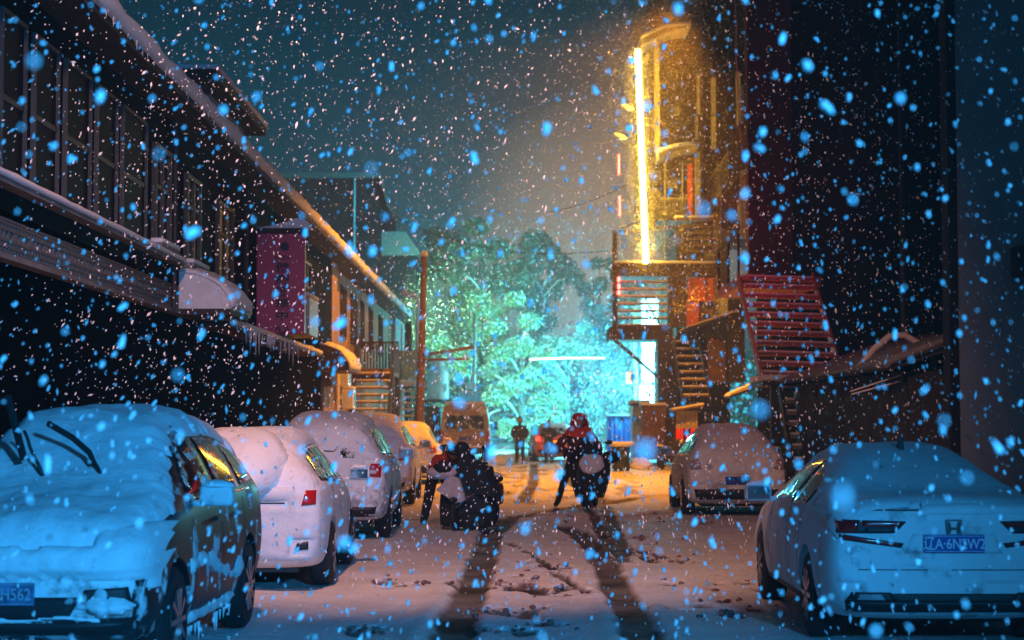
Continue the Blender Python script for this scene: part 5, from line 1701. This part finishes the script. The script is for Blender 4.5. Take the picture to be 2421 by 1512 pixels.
COAT = mat("dark_coat", (0.020, 0.017, 0.015), .85, bump=.4, bscale=20)
TROUS = mat("dark_trousers", (0.012, 0.013, 0.016), .85)
SKIN = mat("skin", (0.42, 0.26, 0.19), .6)
SHOE = mat("dark_shoes", (0.02, 0.017, 0.015), .7)
REDCOAT = mat("red_jacket", (0.55, 0.045, 0.012), .7, bump=.3, bscale=15, var=.3, vscale=4)
BROWNC = mat("dark_red_brown_coat", (0.20, 0.055, 0.032), .8, bump=.4, bscale=18, var=.4, vscale=5)
HOOD = mat("red_hood", (0.75, 0.07, 0.03), .7, bump=.3, bscale=15)
HAIR = mat("black_hair", (0.008, 0.008, 0.009), .6)

def hand(mb, wrist, direction, side, curl=.6):
    """palm with four bent fingers and a thumb, gently closed"""
    d = Vector(direction).normalized()
    s = Vector(side).normalized()
    n = d.cross(s).normalized()
    mb.tube([wrist, wrist + d * .04, wrist + d * .085], [.028, .040, .036], 8)
    for k, l in enumerate((.070, .080, .074, .056)):
        b0 = wrist + d * .08 + s * (.027 - .018 * k)
        m1 = b0 + d * l * .5 + n * l * .18 * curl
        m2 = m1 + d * l * .28 + n * l * .42 * curl
        mb.tube([b0, m1, m2], [.0095, .009, .007], 6)
    b0 = wrist + d * .025 + s * .034
    mb.tube([b0, b0 + s * .025 + d * .025, b0 + s * .026 + d * .058 + n * .015], [.011, .0105, .008], 6)

def head(parent, c, fwd, hairm=HAIR, r=.098, hood=None, tilt=0, cap=False):
    """head with nose, ears, eyes, mouth and hair or hood; c in the parent's local frame"""
    f = Vector(fwd).normalized()
    up = Vector((0, 0, 1)) if abs(f.z) < .9 else Vector((0, 1, 0))
    s = f.cross(up).normalized()
    up = s.cross(f).normalized()
    M = Matrix((s, f, up)).transposed()
    def P(x, y, z): return c + M @ Vector((x, y, z))
    bm = bmesh.new()
    bmesh.ops.create_uvsphere(bm, u_segments=20, v_segments=14, radius=1)
    mb = MB(); vs = []
    for v in bm.verts:
        x, y, z = v.co
        k = 1 - .22 * max(0, -z) * (1 if y > -.3 else .6)
        vs.append(P(x * r * .80 * k, y * r * .98 * k + (.012 if z < 0 and y > 0 else 0), z * r * 1.22))
    mb.add(vs, [[v.index for v in q.verts] for q in bm.faces]); bm.free()
    mb.add([P(-.014, r * .9, -.02), P(.014, r * .9, -.02), P(0, r * 1.18, -.018), P(0, r * .93, .03)], [(0, 1, 2), (1, 3, 2), (3, 0, 2), (0, 3, 1)])
    for sx in (-1, 1):
        mb.tube([P(sx * r * .78, 0, -.02), P(sx * r * .86, -.01, 0), P(sx * r * .80, -.01, .03)], [.012, .016, .008], 6)
    h = mb.build("head", SKIN, parent, True, local=True)
    mb = MB()
    for sx in (-1, 1): mb.tube([P(sx * .022, r * .86, .012), P(sx * .046, r * .80, .012)], .008, 5)
    mb.build("eyes", HAIR, h, local=True)
    mb = MB(); mb.tube([P(-.022, r * .90, -.05), P(.022, r * .90, -.05)], .005, 5); mb.build("mouth", mat("lips", (.3, .1, .09), .6), h, local=True)
    bm = bmesh.new(); bmesh.ops.create_uvsphere(bm, u_segments=20, v_segments=14, radius=1)
    mb = MB(); vs = []; keep = []
    for v in bm.verts:
        x, y, z = v.co
        g = 1.12 if hood is None else 1.32
        if hood is not None: vs.append(P(x * r * .86 * g, y * r * g - .012, z * r * 1.2 * g + (.025 if z > .6 else 0)))
        else: vs.append(P(x * r * .82 * g, y * r * g - .012, z * r * 1.2 * g + .006))
    fs = []
    for q in bm.faces:
        cc = q.calc_center_median()
        lim = (cc.y > .42 and cc.z < .5) if hood is None else (cc.y > .62 and cc.z < .62)
        if not lim and (hood is not None or cc.z > -.55): fs.append([v.index for v in q.verts])
    mb.add(vs, fs); bm.free()
    mb.build("hair" if hood is None else "hood", hairm if hood is None else hood, parent, True, local=True)
    return h

def standing_person(label, x, y, rz, h, coat, trous, walk=.0, hood=None, arms='down', bulk=1.0, arms_out=0, group=None):
    t = thing("person", label, "person", (x, y, gheight(x, y)), rz, group)
    k = h / 1.75
    V = lambda a, b, c: Vector((a * k, b * k, c * k))
    w = walk
    J = {"pelvis": (None, V(0, 0, .93)), "belly": ("pelvis", V(0, .01, 1.08)), "chest": ("belly", V(0, .0, 1.30)), "neck": ("chest", V(0, .0, 1.47)), "head_root": ("neck", V(0, .02, 1.55)),
         "hipL": ("pelvis", V(-.10, 0, .88)), "kneeL": ("hipL", V(-.11, .04 + .16 * w, .49)), "ankleL": ("kneeL", V(-.115, .20 * w - .02, .09)), "toeL": ("ankleL", V(-.13, .15 + .20 * w, .035)),
         "hipR": ("pelvis", V(.10, 0, .88)), "kneeR": ("hipR", V(.11, .04 - .08 * w, .49)), "ankleR": ("kneeR", V(.115, -.26 * w - .02, .09 + .03 * w)), "toeR": ("ankleR", V(.13, .14 - .26 * w, .035))}
    for s, n in ((-1, "L"), (1, "R")):
        J["sh" + n] = ("chest", V(s * .19, -.01, 1.40))
        if arms == 'pockets':
            J["el" + n] = ("sh" + n, V(s * .29, -.05, 1.14)); J["wr" + n] = ("el" + n, V(s * .20, .13, .98))
        elif arms == 'front':
            J["el" + n] = ("sh" + n, V(s * .30, .02, 1.14)); J["wr" + n] = ("el" + n, V(s * .10, .24, 1.14))
        else:
            J["el" + n] = ("sh" + n, V(s * .27, -.03, 1.13)); J["wr" + n] = ("el" + n, V(s * (.28 + (.16 if n == "R" else 0) * arms_out), .06, .88 + .16 * arms_out * (n == "R")))
    b = bulk
    Rr = {"pelvis": (.155 * b, .13 * b), "belly": (.165 * b, .135 * b), "chest": (.18 * b, .135 * b), "neck": .062, "head_root": .055, "hipL": .12, "kneeL": .09, "ankleL": .07, "toeL": .05, "hipR": .12, "kneeR": .09, "ankleR": .07, "toeR": .05,
          "shL": .085 * b, "elL": .066 * b, "wrL": .048, "shR": .085 * b, "elR": .066 * b, "wrR": .048}
    Rr = {n: (tuple(q * k for q in v) if isinstance(v, tuple) else v * k) for n, v in Rr.items()}
    zone = {n: 0 for n in J}
    for n in J:
        if n[:4] in ("knee", "ankl") or n[:3] == "hip": zone[n] = 1
        if n[:3] == "toe": zone[n] = 2
    bo = skin_body(J, Rr, [coat, trous, SHOE], zone, None); bo.parent = t
    head(t, V(0, .03, 1.65), (0, 1, 0), hood=hood, r=.098 * k)
    mb = MB()
    for s, n in ((-1, "L"), (1, "R")):
        wv, ev = J["wr" + n][1], J["el" + n][1]
        hand(mb, wv, wv - ev, (0, 1, 0) if arms != 'front' else (0, 0, 1))
    mb.build("hands", SKIN, t, True, local=True)
    return t
standing_person("person in a dark hooded coat walking away from the snow bank", Xs(1229, 68, 0), 68, R(178), 1.74, COAT, TROUS, .35, hood=COAT, arms='pockets', bulk=1.4, arms_out=0)
standing_person("person in dark clothes standing before the red car", Xs(1298, 68, 0), 68.0, R(175), 1.63, COAT, TROUS, .1, arms='front', bulk=1.3)

def place_px(px, py):
    Y = 1.7 * F / (py - 990)
    return Xs(px, Y, 0), Y

# --- rider in the red hood standing astride a scooter
SCOOT = mat("dark_scooter_plastic", (0.012, 0.018, 0.020), .4, coat=.3)
QUILT = mat("black_quilted_apron", (0.010, 0.013, 0.015), .8, bump=.5, bscale=16)
PALE = mat("pale_reflective_panel", (0.62, 0.55, 0.55), .55, var=.25, vscale=6)
def scooter(label, loc, rz, apron=None, lean=0, basket=False):
    """front of the scooter points along local -Y"""
    t = thing("scooter", label, "scooter", loc, rz)
    for nm, y in (("front_wheel", -.62), ("rear_wheel", .62)):
        m = MB(); m.lathe([(.14, -.045), (.21, -.05), (.235, -.025), (.24, 0), (.235, .025), (.21, .05), (.14, .045)], (0, y, .24), 'X', 22)
        w = m.build(nm, RUBBER, t, True, local=True)
        m = MB(); m.lathe([(.14, -.02), (.05, -.03), (.05, .03), (.14, .02)], (0, y, .24), 'X', 16); m.build("rim", RIM, w, True, local=True)
    m = MB(); m.tube([(0, -.62, .24), (0, -.50, .60), (0, -.40, .98)], [.03, .04, .03], 8); m.build("fork", STEEL, t, True, local=True)
    m = MB(); m.blob((0, -.62, .47), .09, .25, .06, 1, .05, 2); m.build("front_fender", SCOOT, t, True, local=True)
    m = MB(); m.prism([(-.18, .30), (.18, .30), (.23, .62), (.19, .92), (-.19, .92), (-.23, .62)], -.50, -.40, 'Y'); m.build("leg_shield", SCOOT, t, local=True)
    m = MB(); m.bbox(-.15, .15, -.42, .22, .26, .33, .03); m.build("footboard", BLACK, t, local=True)
    m = MB(); m.bbox(-.16, .16, .10, .82, .33, .70, .08); m.build("rear_body", SCOOT, t, True, local=True)
    m = MB(); m.bbox(-.15, .15, .02, .80, .70, .80, .045); m.build("seat", BLACK, t, True, local=True)
    m = MB(); m.tube([(-.34, -.30, 1.02), (-.2, -.38, 1.0), (0, -.40, .98), (.2, -.38, 1.0), (.34, -.30, 1.02)], .016, 8); hb = m.build("handlebar", STEEL, t, True, local=True)
    m = MB()
    for s in (-1, 1): m.tube([(s * .24, -.355, 1.01), (s * .36, -.29, 1.022)], .024, 8)
    m.build("grips", RUBBER, hb, local=True)
    m = MB(); m.blob((0, -.45, .96), .13, .09, .10, 3, .05, 2); hl = m.build("headlight", SCOOT, t, True, local=True)
    m = MB(); m.lathe([(.07, 0), (.06, -.02), (.01, -.03)], (0, -.53, .95), 'Y', 16); m.build("lens", CLEAR, hl, True, local=True)
    for s in (-1, 1):
        m = MB(); m.bar((s * .25, -.36, 1.0), (s * .33, -.36, 1.22), .014); m.blob((s * .36, -.36, 1.26), .075, .02, .05, 2, .05, 2); m.build("mirror", BLACK, t, True, local=True)
    m = MB(); m.blob((0, .7, .80), .14, .12, .05, 5, .3, 2, flat=0); m.build("seat_snow", SNOW, t, True, local=True)
    return t
x, Y = place_px(1395, 1203)
t = scooter("dark scooter with quilted apron and round pale snow patch, held by red hooded rider", (x + .06, Y + .6, 0), R(-8))
m = MB()    # wind apron draped over handlebar
def drape(w0, w1, z0, z1, yc, bulge, seed=0, nx=16, nz=14, fold=.03):
    vs, fs = [], []
    for layer in (0, .02):
        for j in range(nz + 1):
            v = j / nz
            w = w0 + (w1 - w0) * v + .05 * math.sin(v * 3.1)
            for i in range(nx + 1):
                u = i / nx * 2 - 1
                vs.append((u * w, yc + bulge * u * u + .10 * v + fold * math.sin(u * 9 + seed) * (1 - v * .6) - layer * -1, z0 + (z1 - z0) * v + .03 * noise.noise(Vector((u * 3, v * 3, seed))) + (-.05 * u * u * v)))
    w_ = nx + 1; N = w_ * (nz + 1)
    for j in range(nz):
        for i in range(nx):
            a = j * w_ + i
            fs.append((a, a + 1, a + w_ + 1, a + w_)); fs.append((N + a, N + a + w_, N + a + w_ + 1, N + a + 1))
    bd = [i for i in range(w_)] + [j * w_ + nx for j in range(1, nz + 1)] + [nz * w_ + i for i in range(nx - 1, -1, -1)] + [j * w_ for j in range(nz - 1, 0, -1)]
    for k in range(len(bd)):
        a, b = bd[k], bd[(k + 1) % len(bd)]
        fs.append((a, a + N, b + N, b))
    mb = MB(); mb.add(vs, fs)
    return mb
drape(.27, .38, .22, 1.05, -.62, .22, 1).build("wind_apron", QUILT, t, True, local=True)
m = MB(); m.blob((.06, -.60, .86), .24, .10, .20, 4, .12, 3); m.build("apron_snow", SNOW, t, True, local=True)
m = MB(); m.blob((-.02, -.50, 1.12), .23, .16, .20, 8, .15, 3); m.build("windscreen_cover", QUILT, t, True, local=True)
m = MB(); m.blob((.40, -.42, .98), .17, .13, .11, 9, .2, 3); m.build("handlebar_muff", QUILT, t, True, local=True)
m = MB(); m.blob((-.38, -.40, 1.02), .13, .12, .12, 10, .2, 3); m.build("handlebar_muff", QUILT, t, True, local=True)

# person with red hood
t = thing("person", "person in red hood and dark brown coat pushing the scooter", "person", (x - .20, Y + .95, 0), R(182))
V = Vector
J = {"pelvis": (None, V((0, 0, .95))), "belly": ("pelvis", V((0, .04, 1.10))), "chest": ("belly", V((-.02, .14, 1.32))), "neck": ("chest", V((-.02, .22, 1.47))), "head_root": ("neck", V((-.02, .26, 1.55))),
     "hipL": ("pelvis", V((-.11, 0, .89))), "kneeL": ("hipL", V((-.12, .10, .49))), "ankleL": ("kneeL", V((-.10, .04, .09))), "toeL": ("ankleL", V((-.12, .20, .035))),
     "hipR": ("pelvis", V((.11, 0, .89))), "kneeR": ("hipR", V((.26, .02, .52))), "ankleR": ("kneeR", V((.38, -.10, .09))), "toeR": ("ankleR", V((.44, .05, .035))),
     "shL": ("chest", V((-.23, .14, 1.40))), "elL": ("shL", V((-.38, .26, 1.18))), "wrL": ("elL", V((-.40, .50, 1.08))),
     "shR": ("chest", V((.20, .14, 1.40))), "elR": ("shR", V((.40, .24, 1.16))), "wrR": ("elR", V((.20, .52, 1.06)))}
Rr = {"pelvis": (.24, .19), "belly": (.25, .20), "chest": (.25, .19), "neck": .07, "head_root": .06, "hipL": .115, "kneeL": .08, "ankleL": .058, "toeL": .046, "hipR": .115, "kneeR": .08, "ankleR": .058, "toeR": .046,
      "shL": .11, "elL": .09, "wrL": .06, "shR": .11, "elR": .09, "wrR": .06}
zone = {n: (1 if n[:3] in ("hip", "kne", "ank") else 2 if n[:3] == "toe" else 0) for n in J}
bo = skin_body(J, Rr, [BROWNC, TROUS, SHOE], zone, None); bo.parent = t
head(t, V((-.02, .29, 1.63)), (0, 1, -.25), hood=HOOD, r=.105)
m = MB()
for s in (-1, 1): m.add([(-.02 + s * .06, .24, 1.74), (-.02 + s * .12, .24, 1.72), (-.02 + s * .085, .23, 1.83), (-.02 + s * .08, .30, 1.74)], [(0, 1, 2), (1, 3, 2), (3, 0, 2), (0, 3, 1)])
m.build("hood_points", HOOD, t, local=True)
m = MB()
vs, fs = [], []
for j, (r_, z, yo) in enumerate(((.05, 1.80, .26), (.13, 1.76, .27), (.17, 1.66, .25), (.19, 1.56, .22), (.27, 1.46, .18), (.32, 1.36, .16))):
    for k in range(20):
        a = 2 * math.pi * k / 20
        y_ = math.sin(a) * r_ * (.8 if j < 4 else .75)
        if 1 <= j <= 3 and math.sin(a) > .5: y_ = r_ * .40
        vs.append((-.02 + math.cos(a) * r_, yo + y_, z + .02 * math.sin(a * 3)))
for j in range(5):
    for k in range(20):
        a, b_ = j * 20 + k, j * 20 + (k + 1) % 20
        if j in (1, 2) and math.sin(2 * math.pi * (k + .5) / 20) > .62: continue
        fs.append((a, b_, b_ + 20, a + 20))
m.add(vs, fs); m.build("hood_cape", HOOD, t, True, local=True)
mb = MB()
for n in "LR": hand(mb, J["wr" + n][1], J["wr" + n][1] - J["el" + n][1], (0, 0, 1), 1.2)
mb.build("hands", mat("dark_gloves", (.03, .025, .025), .8), t, True, local=True)

# --- bent person in red jacket behind a covered motorbike on the left
x, Y = place_px(1125, 1252)
tb = scooter("black motorbike with wind apron leaning towards the bent person", (x - .03, Y + .55, 0), R(-24))
drape(.46, .40, .06, 1.02, -.66, .34, 4, fold=.05).build("wind_apron", QUILT, tb, True, local=True)
m = MB(); m.prism([(-.30, .62), (-.04, .84), (.08, .80), (.20, .46), (.02, .42), (-.12, .52)], -.76, -.70, 'Y'); o = m.build("pale_panel", PALE, tb, local=True)
m = MB(); m.bar((.06, -.80, .36), (.34, -.72, .58), .02); m.build("brake_lever", CHROME, tb, local=True)
m = MB(); m.prism([(-.06, .95), (.10, 1.28), (.22, 1.10), (.36, 1.02), (.62, .62), (.60, .52), (.30, .56)], -.60, -.42, 'Y'); m.build("windscreen_cover", QUILT, tb, local=True)
m = MB(); m.blob((.02, -.48, 1.22), .12, .10, .14, 3, .2, 2); m.build("mirror_cover", QUILT, tb, True, local=True)
m = MB(); m.blob((-.30, -.56, .88), .26, .13, .12, 6, .2, 3); m.build("handlebar_muff", PALE, tb, True, local=True)
m = MB(); m.blob((-.24, -.62, .96), .15, .10, .11, 7, .2, 3); m.build("handlebar_muff", QUILT, tb, True, local=True)
m = MB(); m.blob((.30, -.70, .16), .26, .14, .14, 12, .3, 3); m.build("apron_hem", QUILT, tb, True, local=True)

px_, Yp = place_px(1017, 1238)
t = thing("person", "bent person in red jacket and dark trousers pulling the black motorbike", "person", (px_, Yp, 0), R(180))
# local -X is the right of the picture; the body leans towards the motorbike
J = {"pelvis": (None, V((-.12, -.05, .84))), "belly": ("pelvis", V((-.20, .04, .95))), "chest": ("belly", V((-.33, .20, 1.08))), "neck": ("chest", V((-.38, .34, 1.14))), "head_root": ("neck", V((-.39, .42, 1.16))),
     "hipL": ("pelvis", V((-.24, -.03, .79))), "kneeL": ("hipL", V((-.30, .10, .46))), "ankleL": ("kneeL", V((-.34, -.05, .09))), "toeL": ("ankleL", V((-.40, .10, .035))),
     "hipR": ("pelvis", V((-.02, -.05, .79))), "kneeR": ("hipR", V((.02, .04, .45))), "ankleR": ("kneeR", V((.10, -.04, .09))), "toeR": ("ankleR", V((.12, .12, .035))),
     "shL": ("chest", V((-.50, .18, 1.08))), "elL": ("shL", V((-.64, .32, .96))), "wrL": ("elL", V((-.74, .46, .94))),
     "shR": ("chest", V((-.14, .20, 1.08))), "elR": ("shR", V((-.04, .38, .94))), "wrR": ("elR", V((-.26, .56, .86)))}
Rr = {"pelvis": (.165, .15), "belly": (.175, .16), "chest": (.19, .165), "neck": .07, "head_root": .06, "hipL": .115, "kneeL": .085, "ankleL": .06, "toeL": .046, "hipR": .115, "kneeR": .09, "ankleR": .07, "toeR": .046,
      "shL": .105, "elL": .085, "wrL": .058, "shR": .105, "elR": .085, "wrR": .058}
zone = {n: (1 if n[:3] in ("hip", "kne", "ank", "pel") else 2 if n[:3] == "toe" else 0) for n in J}
bo = skin_body(J, Rr, [REDCOAT, TROUS, SHOE], zone, None); bo.parent = t
head(t, V((-.39, .50, 1.17)), (0, .6, -1), r=.108)
mb = MB()
for n in "LR": hand(mb, J["wr" + n][1], J["wr" + n][1] - J["el" + n][1], (0, 0, 1), 1.3)
mb.build("hands", MATS["dark_gloves"], t, True, local=True)
# dark bundle left of the person, on the car side
x2, Y2 = place_px(985, 1190)

# --- dark scooter parked on the right
x, Y = place_px(1592, 1112)
t = scooter("dark parked scooter with front wheel showing, below the strip curtain", (x, Y + .5, 0), R(30))
drape(.34, .40, .35, 1.0, -.62, .2, 6).build("wind_apron", QUILT, t, True, local=True)

# --- rubbish drum
x, Y = place_px(1468, 1112)
t = thing("rubbish_drum", "dark dented drum with snow rimmed open top in the alley", "drum", (x, Y, 0))
DRUM = mat("dark_green_drum", (0.018, 0.032, 0.030), .6, .2, bump=.6, bscale=9)
m = MB(); m.lathe([(.30, .06), (.31, .10), (.285, .14), (.29, .40), (.305, .43), (.29, .46), (.30, .74), (.315, .80), (.30, .80), (.28, .5), (.27, .15), (.05, .12)], (x, Y, 0), 'Z', 22)
m.build("barrel", DRUM, t, True)
m = MB(); m.lathe([(.30, .79), (.40, .83), (.44, .90), (.40, .955), (.25, .93), (.05, .90)], (x, Y, 0), 'Z', 22); m.build("rim_snow", SNOW, t, True)
m = MB()
for a in range(3): m.box(x - .24 + a * .2, x - .14 + a * .2, Y - .2, Y + .2, -.05, .1)
m.build("feet", DRUM, t)
# small white lump beside the drum
tag(MB().blob((Xs(1515, 61, 0), 61.5, .1), .35, .3, .28, 31, .3, 3, flat=-.15).build("snow_pile", SNOW, None, True), "pinkish snow heap at the foot of the brown stall", "snow pile")

# ------------------------------------------------------------------ falling snow
def snowfall():
    rg = random.Random(21)
    FL = mat("snow_flake", (.86, .88, .90), .8, spec=.1)
    base = []
    for seed in range(4):
        bm = bmesh.new()
        bmesh.ops.create_icosphere(bm, subdivisions=1, radius=1)
        b = [v.co * (1 + .95 * noise.noise(v.co * 1.6 + Vector((seed * 9.1, 0, 0)))) for v in bm.verts]
        base.append((b, [[v.index for v in f.verts] for f in bm.faces]))
        bm.free()
    octa = ([Vector(p) for p in ((1, 0, 0), (-1, 0, 0), (0, 1, 0), (0, -1, 0), (0, 0, 1), (0, 0, -1))], [(0, 2, 4), (2, 1, 4), (1, 3, 4), (3, 0, 4), (2, 0, 5), (1, 2, 5), (3, 1, 5), (0, 3, 5)])
    vs, fs = [], []
    fall = Vector((-.06, -.80, -.55)).normalized()
    def flake(p, s, shape, stretch):
        d = (fall + Vector((rg.gauss(0, .22), rg.gauss(0, .22), rg.gauss(0, .22)))).normalized()
        u = d.orthogonal().normalized(); w = d.cross(u)
        o = len(vs)
        for q in shape[0]:
            vs.append(tuple(p + u * q.x * s + w * q.y * s + d * q.z * s * stretch))
        fs.extend([tuple(i + o for i in f) for f in shape[1]])
    def scatter(y0, y1, n, s0, s1, shape, st):
        # evenly through the air between two distances, over the width the street shows there and two metres more
        c0, c1 = y0 ** 3, y1 ** 3
        for _ in range(n):
            Y = (c0 + (c1 - c0) * rg.random()) ** (1 / 3)
            wx, top = Y * .33 + 1.5, CH + Y * .26 + 1.0
            x = rg.uniform(-wx, wx)
            z = rg.uniform(0.05 if Y > 9 else max(.05, CH - Y * .14 - .4), top)
            s = s0 * (s1 / s0) ** (rg.random() ** 1.6)
            flake(Vector((x, Y, z)), s, shape() , st * rg.uniform(.7, 1.3))
    pick = lambda: base[rg.randrange(4)]
    scatter(1.1, 4.0, 150, .004, .011, pick, 1.25)
    scatter(4.0, 11.0, 5200, .0036, .0115, pick, 2.8)
    scatter(11.0, 24.0, 24000, .004, .0145, lambda: octa, 2.8)
    scatter(24.0, 62.0, 9000, .006, .020, lambda: octa, 1.6)
    # thicker flurry round the bright tower and trees
    for _ in range(9000):
        Y = rg.uniform(58, 92)
        flake(Vector((rg.uniform(-5, 8), Y, rg.uniform(.1, 20))), rg.uniform(.008, .024), octa, 1.5)
    # dense fine snow in the light of the street at the end
    for _ in range(52000):
        Y = rg.uniform(74, 94)
        flake(Vector((rg.uniform(-5, 8), Y, 12 * rg.random() ** 1.5 + .1)), rg.uniform(.003, .0085), octa, 1.5)
    # fine dense flakes driven past the neon tube
    for _ in range(14000):
        p = Vector((min(9.5, max(1.5, rg.gauss(5.2, 1.3))), rg.uniform(62.5, 67.5), rg.uniform(5.5, 18)))
        flake(p, rg.uniform(.006, .022), octa, 1.3)
    a, b_ = tp(1527, 621, TY - .3), tp(1508, 117, TY - .3)
    for _ in range(9000):  # flakes crowded round the tube to stand in for its halo
        p = a.lerp(b_, rg.random()) + Vector((rg.gauss(0, .33), rg.gauss(-.1, .35), 0))
        flake(p, rg.uniform(.004, .013), octa, 1.3)
    m = MB(); m.v, m.f, m.mi = vs, fs, [0] * len(fs)
    tag(m.build("falling_snow", FL, None, recalc=False, local=True), "white flakes drifting down through the whole street", kind="stuff")
snowfall()

# ------------------------------------------------------------------ haze: air full of fine snow
hz = bpy.data.materials.new("snowy_air"); hz.use_nodes = True
n = hz.node_tree
n.nodes.remove(n.nodes["Principled BSDF"])
pv = n.nodes.new("ShaderNodeVolumePrincipled")
pv.inputs["Color"].default_value = (.9, .93, .95, 1)
pv.inputs["Density"].default_value = 0.0025
pv.inputs["Anisotropy"].default_value = 0.42
n.links.new(pv.outputs[0], n.nodes["Material Output"].inputs["Volume"])
m = MB(); m.box(-60, 60, -30, 160, -1.5, 34)
tag(m.build("haze", hz, None, local=True), "thin snowy haze filling the alley air", kind="stuff")
